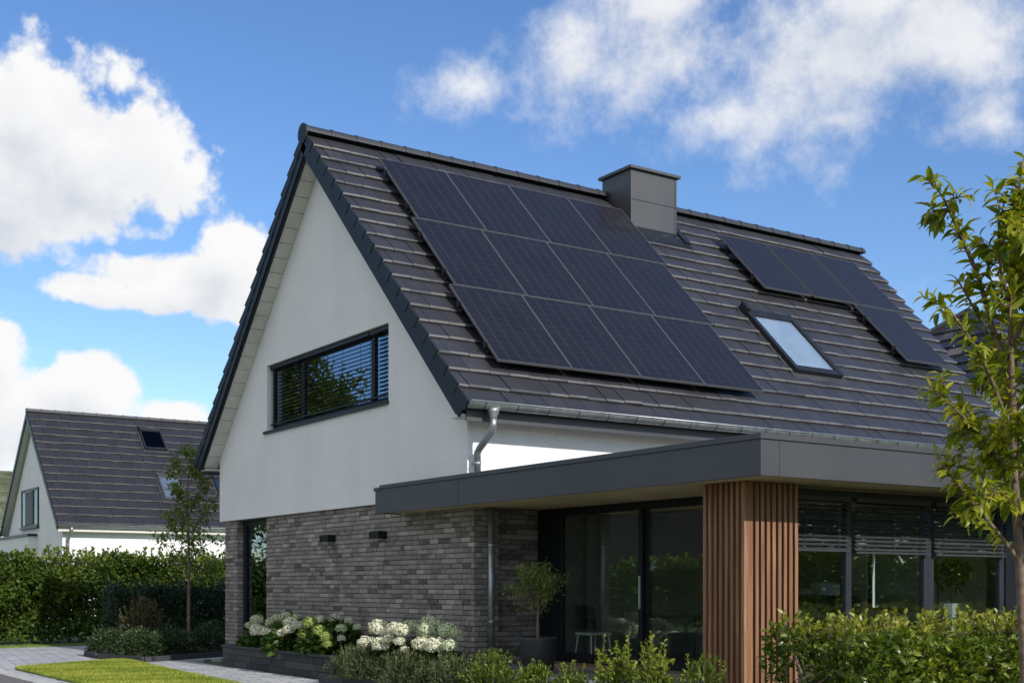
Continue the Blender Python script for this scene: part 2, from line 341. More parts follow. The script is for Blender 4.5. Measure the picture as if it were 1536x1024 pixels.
LV['yew'] = leaf_mat('dark_evergreen_leaf', [(0.0, (0.012, 0.030, 0.012)), (0.6, (0.022, 0.05, 0.018)), (1.0, (0.045, 0.08, 0.025))], 0.12, 0.5)
LV['brown'] = leaf_mat('bronze_leaf', [(0.0, (0.05, 0.045, 0.018)), (0.6, (0.085, 0.075, 0.03)), (1.0, (0.14, 0.12, 0.05))], 0.25, 0.6)
LV['low'] = leaf_mat('low_shrub_leaf', [(0.0, (0.020, 0.040, 0.016)), (0.6, (0.04, 0.07, 0.024)), (1.0, (0.10, 0.13, 0.05))], 0.2, 0.5)
LV['heath'] = leaf_mat('heathery_leaf', [(0.0, (0.035, 0.055, 0.022)), (0.5, (0.075, 0.10, 0.038)), (0.85, (0.13, 0.15, 0.06)), (1.0, (0.22, 0.20, 0.09))], 0.22, 0.55)
LV['sprig'] = leaf_mat('fresh_sprig_leaf', [(0.0, (0.055, 0.095, 0.014)), (0.5, (0.13, 0.18, 0.02)), (1.0, (0.34, 0.36, 0.04))], 0.34, 0.4)
LV['hydrangea'] = leaf_mat('hydrangea_leaf', [(0.0, (0.03, 0.065, 0.012)), (0.6, (0.065, 0.12, 0.018)), (0.9, (0.13, 0.19, 0.025)), (1.0, (0.28, 0.32, 0.04))], 0.3, 0.45)
LV['cream'] = leaf_mat('cream_petal', [(0.0, (0.62, 0.62, 0.42)), (0.5, (0.78, 0.76, 0.58)), (1.0, (0.84, 0.82, 0.70))], 0.2, 0.7, (1, 1, 0.9))
LV['lime'] = leaf_mat('lime_petal', [(0.0, (0.20, 0.28, 0.05)), (0.5, (0.30, 0.37, 0.08)), (1.0, (0.42, 0.47, 0.16))], 0.3, 0.6, (1.1, 1.1, 0.6))
LV['pale'] = leaf_mat('pale_green_petal', [(0.0, (0.46, 0.52, 0.30)), (0.5, (0.60, 0.65, 0.42)), (1.0, (0.72, 0.74, 0.55))], 0.2, 0.7, (1, 1, 0.8))
LV['cherry'] = leaf_mat('young_tree_leaf', [(0.0, (0.085, 0.135, 0.014)), (0.35, (0.19, 0.24, 0.020)), (0.7, (0.33, 0.345, 0.03)), (1.0, (0.50, 0.46, 0.05))], 0.5, 0.38, (1.25, 1.2, 0.35))
LV['slim'] = leaf_mat('slim_tree_leaf', [(0.0, (0.06, 0.10, 0.016)), (0.6, (0.12, 0.175, 0.025)), (1.0, (0.25, 0.28, 0.045))], 0.3, 0.5)
LV['olive'] = leaf_mat('olive_leaf', [(0.0, (0.09, 0.12, 0.03)), (0.6, (0.16, 0.20, 0.045)), (1.0, (0.28, 0.31, 0.08))], 0.25, 0.5)
LV['grass'] = leaf_mat('grass_blade', [(0.0, (0.19, 0.26, 0.030)), (0.5, (0.33, 0.385, 0.05)), (1.0, (0.46, 0.46, 0.10))], 0.35, 0.55)

# ------------------------------------------------------------------ leaves
SMALL = (np.array([(0,0,0),(.45,.5,.10),(1,0,-.06),(.45,-.5,.10)]), np.array([(0,1,2),(0,2,3)]))
def _long_leaf():
    a = np.array([0, .18, .42, .68, .88, 1.0]); w = np.array([0.03, .34, .5, .40, .2, .02]); z = -0.42*a**2
    V = []
    for i in range(6):
        V += [(a[i], w[i], z[i]+.10*w[i]), (a[i], 0, z[i]-.04), (a[i], -w[i], z[i]+.10*w[i])]
    F = []
    for i in range(5):
        b = 3*i; F += [(b, b+1, b+4, b+3), (b+1, b+2, b+5, b+4)]
    return np.array(V), np.array(F)
LONG = _long_leaf()
MED = (np.array([(0,0,0),(.3,.42,.09),(.3,-.42,.09),(.68,.36,.02),(.68,-.36,.02),(.35,0,0),(.7,0,-.06),(1,0,-.16)]),
       np.array([(0,5,1,1),(0,2,5,5),(5,6,3,1),(5,2,4,6),(6,7,3,3),(6,4,7,7)]))

def unit(a): return a/(np.linalg.norm(a, axis=-1, keepdims=True)+1e-9)
def rand_dirs(n, r=rng): return unit(r.normal(size=(n, 3)))

def leaves(P, D, L, W, tmpl=SMALL, r=rng, nrm=None):
    """P origins, D axes, L lengths, W width/length ratio -> verts, faces"""
    n = len(P); T, F = tmpl; D = unit(D)
    up = rand_dirs(n, r)*0.75 + np.array([0, 0, 0.8]) if nrm is None else nrm
    S = unit(np.cross(D, up)); Nn = np.cross(S, D)
    L = np.broadcast_to(L, (n,)).reshape(n, 1, 1)
    V = P[:, None, :] + L*(T[None, :, 0:1]*D[:, None, :] + W*T[None, :, 1:2]*S[:, None, :] + T[None, :, 2:3]*Nn[:, None, :])
    FF = (F[None, :, :] + (np.arange(n)*len(T))[:, None, None]).reshape(-1, F.shape[1])
    return V.reshape(-1, 3), FF

def foliage(name, P, D, L, W, mat, parent, rnd, tmpl=SMALL, loc=None, nrm=None, smooth=False):
    if tmpl is MED:
        T, F = MED
        tri = np.array([(0,5,1),(0,2,5),(5,6,3),(5,3,1),(5,2,4),(5,4,6),(6,7,3),(6,4,7)]); tmpl = (T, tri)
    V, F = leaves(P, D, L, W, tmpl, nrm=nrm)
    return np_object(name, V, F, np.repeat(rnd, len(tmpl[1])), mat, parent, loc, smooth)

def noise3(P, s, seed=0):
    """cheap smooth pseudo noise in 0..1"""
    r = np.random.default_rng(seed); out = np.zeros(len(P))
    for k in range(7):
        w = r.normal(size=3)*s*(1+0.5*k); out += np.sin(P@w + r.uniform(0, 6.28))/(1+0.35*k)
    return 0.5 + 0.5*np.tanh(out*0.55)

# ------------------------------------------------------------------ tiles, bricks
def tiles_mesh(mb, apex_y, apex_z, sgn, x0, x1f, s0, pitch, rows, width, slope=1.0, thick=0.056, stagger=True, jit=1.0):
    """sgn -1: slope falls towards -Y; s runs down the slope"""
    k = math.sqrt(1+slope*slope); ty, tz = sgn/k, -slope/k; ny, nz = sgn*slope/k, 1/k
    for i in range(rows):
        sa = s0 + i*pitch; sb = sa + pitch + 0.025
        xe = x1f((sa+sb)/2); x = x0; first = True
        while x < xe - 0.02:
            w = width
            if first and stagger and i % 2: w = width*0.5
            first = False
            xb = min(x+w, xe)
            r = random.uniform(.1, .6); dh = random.gauss(0, 0.0030)*jit; tl = random.gauss(0, 0.0022)*jit; ds = random.gauss(0, .0025)*jit
            V = []
            for (xx, e) in ((x+0.005, -tl), (xb-0.005, tl)):
                for (s, h) in ((sa-.02, -.004), (sb-.040, thick), (sb-.018, thick-.002), (sb-.001, thick-.019), (sb, thick-.058)):
                    hh = h+dh+e; ss = s+ds
                    V.append((xx, apex_y + ss*ty + hh*ny, apex_z + ss*tz + hh*nz))
            F = [(a, a+1, a+6, a+5) for a in range(4)] + [(4,3,2,1,0), (5,6,7,8,9)]
            if sgn < 0: F = [tuple(reversed(f)) for f in F]
            mb.add(V, F, r); mb.r[-5] = mb.r[-4] = random.uniform(.86, 1.02); x = xb  # nose faces paler: edge highlight put into the colour, over pale cut edges

def brick_run(mb, org, u, n, length, z0, z1, ch=0.0855, skip=None, depth=0.05, wmin=0.20, wmax=0.40, rnd_shift=0.0):
    """rows of single bricks: org lower start corner, u along, n outward"""
    org = np.array(org, float); u = np.array(u, float); n = np.array(n, float); up = np.array([0, 0, 1.0])
    rows = int(round((z1-z0)/ch)); chh = (z1-z0)/rows
    for i in range(rows):
        za = z0 + i*chh + 0.006; zb = z0 + (i+1)*chh - 0.006
        x = 0.0; first = True
        while x < length - 1e-6:
            w = random.uniform(wmin, wmax)*(random.uniform(0.35, 0.8) if first else 1); first = False
            if random.random() < .18: w *= 0.5
            xb = x + w
            if length - xb < 0.10: xb = length
            a, b = x+0.005, xb-0.005
            if x == 0: a = 0
            if xb == length: b = length
            if b-a > 0.01:
                pr = random.gauss(0, 0.0035); r = min(1, max(0, random.gauss(0.5+rnd_shift, 0.24)))
                j1, j2 = random.gauss(0, .0018), random.gauss(0, .0018)
                c = []
                for zz, ins in ((za+j1, .003), (zb+j2, .003)):
                    pass
                f = 0.006
                p = lambda uu, zz, d: org + u*uu + n*d + up*(zz - org[2])
                V = [p(a, za+j1, -depth), p(b, za+j2, -depth), p(b, zb+j2, -depth), p(a, zb+j1, -depth),
                     p(a, za+j1, pr-f), p(b, za+j2, pr-f), p(b, zb+j2, pr-f), p(a, zb+j1, pr-f),
                     p(a+f, za+j1+f, pr), p(b-f, za+j2+f, pr), p(b-f, zb+j2-f, pr), p(a+f, zb+j1-f, pr)]
                F = [(0,1,5,4),(1,2,6,5),(2,3,7,6),(3,0,4,7),(4,5,9,8),(5,6,10,9),(6,7,11,10),(7,4,8,11),(8,9,10,11)]
                if np.dot(np.cross(u, up), n) < 0: F = [tuple(reversed(q)) for q in F]
                mb.add(V, F, r)
            x = xb

# ------------------------------------------------------------------ setting
g = MB(); g.add([(-1500,-1500,-0.06),(1500,-1500,-0.06),(1500,1500,-0.06),(-1500,1500,-0.06)], [(0,1,2,3)])
tag(g.build('ground', M['field']), kind='structure')
g = MB(); g.add([(-2.6,-200,-0.02),(5.52,-200,-0.02),(5.52,300,-0.02),(-2.6,300,-0.02)], [(0,1,2,3)])
tag(g.build('road', M['asphalt']), kind='structure')
g = MB()
y = -40.0
while y < 80:
    g.box(5.52, y+.006, -0.2, 5.84, y+.994, 0.012, random.random()); y += 1.0
tag(g.build('kerb', M['kerb'], bevel=0.012), kind='structure')
g = MB()
g.prism([(5.84,-2),(9.67,-2),(9.67,20.42),(9.99,20.42),(9.99,28.2),(30,28.2),(30,36.9),(9.4,36.6),(5.84,36.0)], -0.2, 0.0, 'z')
tag(g.build('path', M['paver']), kind='structure')
# lawn (turf sheet + blades)
LP = [(6.05,-1.5),(8.30,-1.5),(8.30,20.5),(8.5,24.5),(8.80,28.1),(8.74,28.5),(8.5,28.55),(6.2,27.15),(6.05,26.9)]
g = MB(); g.prism(LP, -0.1, 0.022, 'z'); tag(g.build('lawn', M['turf']), kind='structure')
def in_poly(P, poly):
    x, y = P[:, 0], P[:, 1]; ins = np.zeros(len(P), bool); j = len(poly)-1
    for i in range(len(poly)):
        xi, yi = poly[i]; xj, yj = poly[j]
        c = ((yi > y) != (yj > y)) & (x < (xj-xi)*(y-yi)/(yj-yi+1e-12)+xi); ins ^= c; j = i
    return ins
n = 80000
P = np.column_stack([rng.uniform(6.0, 8.85, n), 28.6 - 14*rng.power(0.9, n)[::-1]*rng.uniform(0, 1, n), np.full(n, 0.02)])
P = P[in_poly(P, LP)]; n = len(P)
D = np.column_stack([rng.normal(0, .35, n), rng.normal(0, .35, n), np.ones(n)])
tr_ = np.clip(0.02 + 0.85*noise3(P, 1.7, 5) + rng.normal(0, .16, n), 0, 1)
tag(foliage('grass', P, D, rng.uniform(.035, .075, n), 0.22, LV['grass'], None, tr_), 'short green mown grass blades of the front lawn', 'grass', kind='stuff')
# strip of grass before the hedge
g = MB(); g.prism([(2,36.2),(5.84,36.35),(9.6,36.95),(13,37.2),(13,40.5),(2,40)], -0.1, 0.018, 'z'); tag(g.build('verge_lawn', M['turf']), kind='structure')

# ------------------------------------------------------------------ main house
H = thing('gabled_house', (11.0, 17.5, 0.0), 'white rendered gabled house with grey brick base, dark tiled roof and glazed flat roofed extension', 'house')
RY, RZ = 23.0, 10.62
def rake_x(s): return 26.95 - 0.10*s - 0.021*max(0, s)**1.0*s*0.5
def top(y): return 10.13 - abs(y-RY)
Y0, Y1, XE = 17.55, 28.50, 25.2
wy1, wy2, wz1, wz2 = 20.23, 25.72, 5.04, 6.46
# upper rendered wall with the window opening
w = MB()
w.add([(11,Y0,3.2),(11,wy1,3.2),(11,wy1,top(wy1)),(11,Y0,top(Y0))], [(3,2,1,0)])
w.add([(11,wy1,3.2),(11,wy2,3.2),(11,wy2,wz1),(11,wy1,wz1)], [(3,2,1,0)])
w.add([(11,wy1,wz2),(11,wy2,wz2),(11,wy2,top(wy2)),(11,RY,top(RY)),(11,wy1,top(wy1))], [(4,3,2,1,0)])
w.add([(11,wy2,3.2),(11,Y1,3.2),(11,Y1,top(Y1)),(11,wy2,top(wy2))], [(3,2,1,0)])
dR = 0.26
w.add([(11,wy1,wz1),(11,wy2,wz1),(11,wy2,wz2),(11,wy1,wz2),(11+dR,wy1,wz1),(11+dR,wy2,wz1),(11+dR,wy2,wz2),(11+dR,wy1,wz2)],
      [(0,1,5,4),(1,2,6,5),(2,3,7,6),(3,0,4,7)])
w.add([(11,Y0,3.2),(11.09,Y0,3.2),(11.09,Y1,3.2),(11,Y1,3.2)], [(0,1,2,3)])
w.add([(11,Y0,3.2),(XE,Y0,3.2),(XE,Y0,top(Y0)),(11,Y0,top(Y0))], [(0,1,2,3)])
w.add([(11,Y1,3.2),(XE+1,Y1,3.2),(XE+1,Y1,top(Y1)),(11,Y1,top(Y1))], [(3,2,1,0)]); w.box(11.5,28.2,-.1,XE+.99,28.345,3.199)
w.add([(XE-1.2,Y0,-.1),(XE+.8,RY,-.1),(XE+1,Y1,-.1),(XE+1,Y1,top(Y1)),(XE+.8,RY,top(RY)),(XE-1.2,Y0,top(Y0))], [(0,1,4,5),(1,2,3,4)])
w.build('upper_wall', M['plaster'], H)
# brick storey
b = MB(); BX, BY = 11.08, 17.48
brick_run(b, (BX, BY, 0.0), (0,1,0), (-1,0,0), 25.95-BY, 0.0, 3.195)
brick_run(b, (BX, 27.65, 0.0), (0,1,0), (-1,0,0), 28.36-27.65, 0.0, 3.195)
brick_run(b, (BX+.006, 27.65, 0.0), (1,0,0), (0,-1,0), 0.20, 0.0, 3.195, rnd_shift=-.05)  # reveal bricks a little darker, shade put into their tone
brick_run(b, (BX+.006, BY, 0.0), (1,0,0), (0,-1,0), 11.56-BX, 0.0, 3.195)
brick_run(b, (11.56, BY+.13, 0.0), (1,0,0), (0,-1,0), 12.46-11.56, 0.0, 2.99, rnd_shift=-.22)  # recess shade put into the colour: bricks shifted darker here
bw = b.build('brick_wall', M['brick'], H)
c = MB()
c.box(BX+.012, BY+.012, 0, BX+.3, 25.94, 3.19); c.box(BX+.012, 27.665, 0, BX+.42, 28.34, 3.19)
c.box(BX+.31, BY+.012, 0, 11.548, 17.9, 3.19); c.box(11.55, BY+.142, 0, 12.46, 17.9, 3.19)
c.build('mortar', M['mortar'], bw)
# narrow ground floor window
wf = MB(); fx = 11.235
for (a0, a1) in ((25.95, 26.02), (27.57, 27.65)): wf.box(fx, a0, .45, fx+.1, a1, 3.19)
wf.box(fx, 26.02, 3.05, fx+.1, 27.57, 3.19); wf.box(fx, 26.02, .45, fx+.1, 27.57, .58)
wf.box(fx-.02, 26.02, .58, fx+.06, 26.08, 3.05); wf.box(fx-.02, 27.48, .58, fx+.06, 27.57, 3.05)
win = wf.build('window', M['frame'], H, bevel=.006)
gl = MB(); gl.box(fx+.03, 26.08, .58, fx+.05, 27.48, 3.05); gl.build('glass', M['glass_up'], win)
bk = MB(); bk.box(fx+.12, 25.9, .4, fx+1.9, 25.92, 3.19); bk.box(fx+1.9, 25.9, .4, fx+1.92, 28.1, 3.19); bk.build('inner_wall', M['room'], win)
# upper window, external venetian blinds
fx = 11.14
f = MB()
f.box(fx, wy1, wz1, fx+.09, wy2, wz1+.11); f.box(fx, wy1, wz2-.13, fx+.09, wy2, wz2)
for a0, a1 in ((wy1, wy1+.07), (wy2-.08, wy2), (24.12, 24.27), (21.02, 21.17)): f.box(fx, a0, wz1+.11, fx+.09, a1, wz2-.13)
win = f.build('window', M['frame'], H, bevel=.006)
for a0, a1 in ((wy1+.07, 21.02), (21.17, 24.12), (24.27, wy2-.08)):
    q = MB(); q.box(fx+.035, a0, wz1+.11, fx+.055, a1, wz2-.13); q.build('glass', M['glass_up'], win)
q = MB(); q.box(10.955, wy1-.02, wz1-.035, 11.26, wy2+.13, wz1+.004); q.box(10.95, wy1-.02, wz1-.06, 10.975, wy2+.13, wz1-.0355); q.build('sill', M['dark_metal'], win, bevel=.004)
def blind(y0, y1, za, zb, x, tilt, dep, pitch, mat=M['blind'], th=.004, axis='y'):
    q = MB(); z = zb
    while z > za:
        dx, dz = dep/2*math.cos(tilt), dep/2*math.sin(tilt)
        ctr = (x, (y0+y1)/2, z) if axis == 'y' else ((y0+y1)/2, x, z)
        if axis == 'y': q.obox(ctr, (dx,0,dz), (0,(y1-y0)/2,0), (-dz*th/dep,0,dx*th/dep+.001), random.random())
        else: q.obox(ctr, (0,dx,dz), ((y1-y0)/2,0,0), (0,-dz*th/dep,dx*th/dep+.001), random.random())
        z -= pitch
    for t in ((.12, .5, .88) if y1-y0 > 1.4 else (.2, .8)):
        yy = y0+(y1-y0)*t
        if axis == 'y': q.box(x-dep*.5, yy-.004, za, x-dep*.5+.004, yy+.004, zb)
        else: q.box(yy-.004, x-dep*.5, za, yy+.004, x-dep*.5+.004, zb)
    if axis == 'y': q.box(x-.03, y0, za-.03, x+.03, y1, za-.005); q.box(x-.04, y0, zb+.01, x+.04, y1, zb+.07)
    else: q.box(y0, x-.03, za-.032, y1, x+.03, za-.005); q.box(y0, x-.04, zb+.01, y1, x+.04, zb+.07)
    return q
blind(wy1+.05, 21.05, wz1+.16, wz2-.1, 11.085, math.radians(20), .05, .078).build('blind', M['blind'], win)
blind(21.10, 24.2, wz1+.16, wz2-.1, 11.085, math.radians(9), .03, .078, th=.002).build('blind', M['blind'], win)
blind(24.22, wy2-.05, wz1+.16, wz2-.1, 11.085, math.radians(20), .05, .078).build('blind', M['blind'], win)
# rooms behind it
q = MB(); q.box(12.3, wy1-.6, 4.2, 12.35, wy2+.6, 7.2); q.box(11.32, wy1-.6, 4.15, 12.3, wy2+.6, 4.2); q.build('inner_wall', M['room'], win)

# roof
r = MB()
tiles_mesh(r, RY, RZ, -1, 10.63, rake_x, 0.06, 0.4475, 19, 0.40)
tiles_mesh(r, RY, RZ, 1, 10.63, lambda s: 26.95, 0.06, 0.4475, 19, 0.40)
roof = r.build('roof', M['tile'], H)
k = 0.7071
q = MB()
def slab(mb, sgn, xa, xb, s0, s1, h0, h1, xb1=None, r=.5):
    xb1 = xb if xb1 is None else xb1
    V = []
    for h in (h0, h1):
        for (x, s) in ((xa, s0), (xb, s0), (xb1, s1), (xa, s1)):
            V.append((x, RY + sgn*s*k + sgn*h*k, RZ - s*k + h*k))
    F = [(0,1,2,3),(7,6,5,4),(0,4,5,1),(1,5,6,2),(2,6,7,3),(3,7,4,0)]
    if sgn > 0: F = [tuple(reversed(x)) for x in F]
    mb.add(V, F, r)
slab(q, -1, 10.66, 26.85, 0.0, 8.40, -.03, -.30, rake_x(8.4)-.1); slab(q, 1, 10.66, 26.85, 0.0, 8.40, -.03, -.30)
q.build('roof_deck', M['dark_metal'], roof)
# verge pieces, stepped along both rakes of the gable
q = MB()
for sgn in (-1, 1):
    for i in range(19):
        sa = 0.06+i*.4475; V = []
        for (x) in (10.595, 10.632):
            for (s, h) in ((sa, .035), (sa+.475, .085), (sa+.475, -.10), (sa+.47, -.12), (sa+.02,-.12),(sa, -.10)):
                xx = x - (.012 if s > sa+.1 else 0)
                V.append((xx, RY+sgn*(s+h)*k, RZ-s*k+h*k))
        F = [(0,1,2,3,4,5),(11,10,9,8,7,6)] + [(j,(j+1)%6+0,(j+1)%6+6,j+6)[::-1] for j in range(6)]
        q.add(V, F, random.random())
    slab(q, sgn, 10.604, 10.636, 0.04, 8.52, -.02, -.30)
q.build('verge', M['verge'], roof)
q = MB()
for sgn in (-1, 1):
    slab(q, sgn, 10.637, 10.675, 0.02, 8.38, -.16, -.355)
q.build('barge_board', M['dark_metal'], roof)
q = MB()
for sgn in (-1, 1):
    s = 0.10
    while s < 8.1:
        slab(q, sgn, 10.676, 11.02, s+.006, s+.352, -.315, -.34, r=random.random()); s += .36
q.build('soffit', M['soffit'], roof)
# ridge caps
q = MB(); x = 10.60; i = 0
while x < 26.85:
    L_ = min(.56, 26.95-x); seg = 10
    V = []; prof = [(x, .139), (x+.05, .140), (x+.06, .131), (x+L_+.02, .124)]
    for (xx, rr) in prof:
        for j in range(seg+1):
            a = PI*(-.06 + 1.12*j/seg); V.append((xx, RY+rr*1.15*math.cos(a), RZ+.035+rr*math.sin(a)+random.gauss(0,.0006)))
    F = [(a*(seg+1)+j, a*(seg+1)+j+1, (a+1)*(seg+1)+j+1, (a+1)*(seg+1)+j) for a in range(3) for j in range(seg)]
    F += [list(range(seg+1))[::-1], [3*(seg+1)+j for j in range(seg+1)]]
    q.add(V, F, random.uniform(.1,.6)); x += .56; i += 1
q.build('ridge_cap', M['tile'], roof)
q = MB(); q.tube([(10.57, RY, RZ-.01), (10.60, RY, RZ-.01)], .20, 20); q.build('ridge_end', M['verge'], roof)
# chimney
q = MB(); q.box(18.2, 22.1, 9.2, 19.56, 23.15, 11.08); ch = q.build('chimney', M['chimney'], H, bevel=.008)
q = MB(); q.box(18.13, 22.03, 11.082, 19.63, 23.22, 11.15); q.build('cap', M['chimney'], ch, bevel=.006)
q = MB(); q.lathe((18.75, 22.6, 11.15), [(.12,0),(.12,.10),(.17,.10),(.17,.13),(.05,.17)], 18); q.build('flue', M['steel'], ch, smooth=False)
q = MB(); q.box(18.205, 22.094, 10.40, 19.555, 22.0995, 10.412); q.box(19.50, 22.092, 9.6, 19.508, 22.0995, 11.08); q.build('joint', M['verge'], ch)
q = MB(); slab(q, -1, 18.0, 19.72, 1.05, 1.75, .062, .05); slab(q, -1, 19.57, 19.74, .3, 1.6, .10, .05); q.build('flashing', M['dark_metal'], ch)
# gutters and downpipes
def gutter(mb, yc, zc, xa, xb, rr=.105):
    seg = 10; V = []
    for rad in (rr, rr-.008):
        for x in (xa, xb):
            for j in range(seg+1):
                a = PI + PI*j/seg; V.append((x, yc+rad*math.cos(a), zc+rad*math.sin(a)))
    n1 = seg+1
    F = []
    for j in range(seg):
        F.append((j, j+1, n1+j+1, n1+j)[::-1]); F.append((2*n1+j, 2*n1+j+1, 3*n1+j+1, 3*n1+j))
    F.append([j for j in range(n1)]); F.append([n1+j for j in range(n1)][::-1])
    mb.add(V, F)
    mb.tube([(xa, yc-rr, zc+.004), (xb, yc-rr, zc+.004)], .014, 8); mb.tube([(xa, yc+rr, zc+.004), (xb, yc+rr, zc+.004)], .006, 6)
q = MB(); gutter(q, 16.93, 4.61, 10.62, 24.6); gt = q.build('gutter', M['zinc'], H, smooth=True)
q = MB(); x = 10.9
while x < 24.5:
    q = MB()
    for j in range(8):
        a0, a1 = PI+PI*j/8, PI+PI*(j+1)/8; c0 = (x, 16.93+.109*math.cos(a0), 4.61+.109*math.sin(a0)); c1 = (x, 16.93+.109*math.cos(a1), 4.61+.109*math.sin(a1))
        q.tube([c0, c1], .007, 5)
    q.build('bracket', M['dark_metal'], gt); x += .62
q = MB(); gutter(q, 29.07, 4.61, 10.72, 26.8); q.build('gutter', M['zinc'], H, smooth=True)
q = MB(); q.box(10.70, 17.09, 4.33, 24.9, 17.125, 4.60); q.build('eaves_board', M['chimney'], H)
q = MB(); q.box(10.70, 28.875, 4.33, 26.5, 28.91, 4.60); q.build('eaves_board', M['chimney'], H)
q = MB(); q.box(10.69, 17.126, 4.40, 24.9, 17.56, 4.425); q.build('eaves_soffit', M['soffit'], H)
q = MB(); q.box(10.69, 28.49, 4.40, 26.5, 28.874, 4.425); q.build('eaves_soffit', M['soffit'], H)
px_ = 11.10
q = MB(); q.lathe((px_, 16.93, 4.36), [(.058,0),(.058,.03),(.10,.12),(.105,.17)], 16)
q.tube([(px_,16.93,4.38),(px_,16.93,4.25),(px_,16.97,4.16),(px_,17.33,3.93),(px_,17.40,3.86),(px_,17.40,3.40)], .058, 14)
dp = q.build('downpipe', M['zinc'], H, smooth=True)
q = MB(); q.tube([(px_,17.40,3.68),(px_,17.40,3.71)], .066, 14); q.box(px_-.012, 17.40, 3.685, px_+.012, 17.55, 3.705); q.build('pipe_clip', M['zinc'], dp)
q = MB(); q.tube([(11.36,17.39,0.3),(11.36,17.39,2.99)], .056, 14); dp = q.build('downpipe', M['zinc'], H, smooth=True)
for zz in (1.1, 2.35):
    q = MB(); q.tube([(11.36,17.39,zz),(11.36,17.39,zz+.03)], .064, 14); q.box(11.35, 17.39, zz+.005, 11.37, 17.48, zz+.025); q.build('pipe_clip', M['zinc'], dp)
# roof window
def roof_window(parent, xa, xb, sa, sb, apexy, apexz, base=0.0, blind_to=0.0, fr=None, gmat=None, inner=None):
    fr = fr or M['dark_metal']
    def P(x, s, h): return (x, apexy-(s+h)*k, apexz-s*k+h*k)
    def bar(mb, x0, x1, s0, s1, h0, h1):
        V = [P(x,s,h) for h in (h0,h1) for (x,s) in ((x0,s0),(x1,s0),(x1,s1),(x0,s1))]
        mb.add(V, [(0,1,2,3),(7,6,5,4),(0,4,5,1),(1,5,6,2),(2,6,7,3),(3,7,4,0)])
    wd = .12*(xb-xa)/1.5
    q = MB()
    bar(q, xa, xa+wd, sa, sb, base, base+.13); bar(q, xb-wd, xb, sa, sb, base, base+.13)
    bar(q, xa+wd, xb-wd, sa, sa+.24*(sb-sa)/2.2, base, base+.125); bar(q, xa+wd, xb-wd, sb-.17, sb, base, base+.12)
    bar(q, xa-.03, xa+wd*.8, sa-.10, sa+.16, base+.05, base+.21)
    o = q.build('roof_window', fr, parent, bevel=.008)
    q = MB(); bar(q, xa-.10, xb+.10, sb, sb+.20, base+.005, base+.025); bar(q, xa-.09, xa, sa-.05, sb, base, base+.03); bar(q, xb, xb+.09, sa-.05, sb, base, base+.03); bar(q, xa-.05, xb+.05, sa-.2, sa, base, base+.028)
    q.build('flashing', M['chimney'], o)
    q = MB(); bar(q, xa+wd, xb-wd, sa+.24*(sb-sa)/2.2, sb-.17, base+.08, base+.10); q.build('glass', gmat or M['glass_sky'], o)
    q = MB(); bar(q, xa+wd, xb-wd, sa+.1, sb-.1, base+.063, base+.072); q.build('blind', inner or M['blind'], o)
    if blind_to:
        q = MB(); bar(q, xa+wd, xb-wd, sa+.24*(sb-sa)/2.2, sa+(sb-sa)*blind_to, base+.04, base+.05); q.build('roller_blind', M['white_paint'], o)
    return o
roof_window(H, 19.54, 20.98, 4.22, 6.42, RY, RZ, .01, blind_to=0.0, inner=M['pale_blind'])

# ---- flat roofed extension
ZS, ZT, XF, YF, XR = 2.965, 3.385, 10.50, 10.42, 20.3
q = MB()
q.box(XF, YF+.045, ZS, XF+.045, 17.02, ZT); q.box(XF, 17.03, ZS, XF+.045, 19.80, ZT)
q.box(XF, YF, ZS, XF+.30, YF+.045, ZT); q.box(XF+.306, YF, ZS, 15.0, YF+.045, ZT); q.box(15.006, YF, ZS, XR, YF+.045, ZT)
q.box(XF+.046, 19.755, ZS, 10.995, 19.80, ZT); q.box(XR-.045, YF+.046, ZS, XR, 17.5, ZT)
fl = q.build('flat_roof', M['fascia'], H, bevel=.003)
q = MB(); q.box(XF-.018, YF-.018, ZT+.002, XF+.25, 17.53, ZT+.068); q.box(XF+.251, YF-.018, ZT+.002, XR+.02, YF+.25, ZT+.068); q.box(XF-.018, 17.531, ZT+.002, 10.995, 19.62, ZT+.068); q.box(XF-.018,19.621,ZT-.03,10.995,19.83,ZT+.034)
q.build('roof_edge_cap', M['fascia'], fl, bevel=.003)
q = MB(); q.box(XF+.046, YF+.046, ZS+.02, XR-.046, 17.49, ZS+.05); q.box(XF+.046, 17.491, ZS+.02, 11.07, 19.75, ZS+.05); q.build('soffit', M['beige'], fl)
q = MB(); q.box(XF+.046, YF+.046, ZT-.06, XR-.046, 17.54, ZT-.02); q.build('membrane', M['membrane'], fl)
# slatted timber corner
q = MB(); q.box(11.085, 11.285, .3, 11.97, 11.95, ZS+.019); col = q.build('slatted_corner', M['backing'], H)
q = MB()
y = 11.2; i = 0
for i in range(8):
    a = 11.2 + i*.0975; w_ = .050 if i else .058
    q.box(11.0, a, .32, 11.058, a+w_, ZS+.018, random.random())
for i in range(9):
    a = 11.062 + i*.0985; q.box(a+(.034 if i else -.0), 11.2, .32, a+.034+.056, 11.258, ZS+.018, random.random())
q.build('timber_slats', M['wood'], col, bevel=.003)
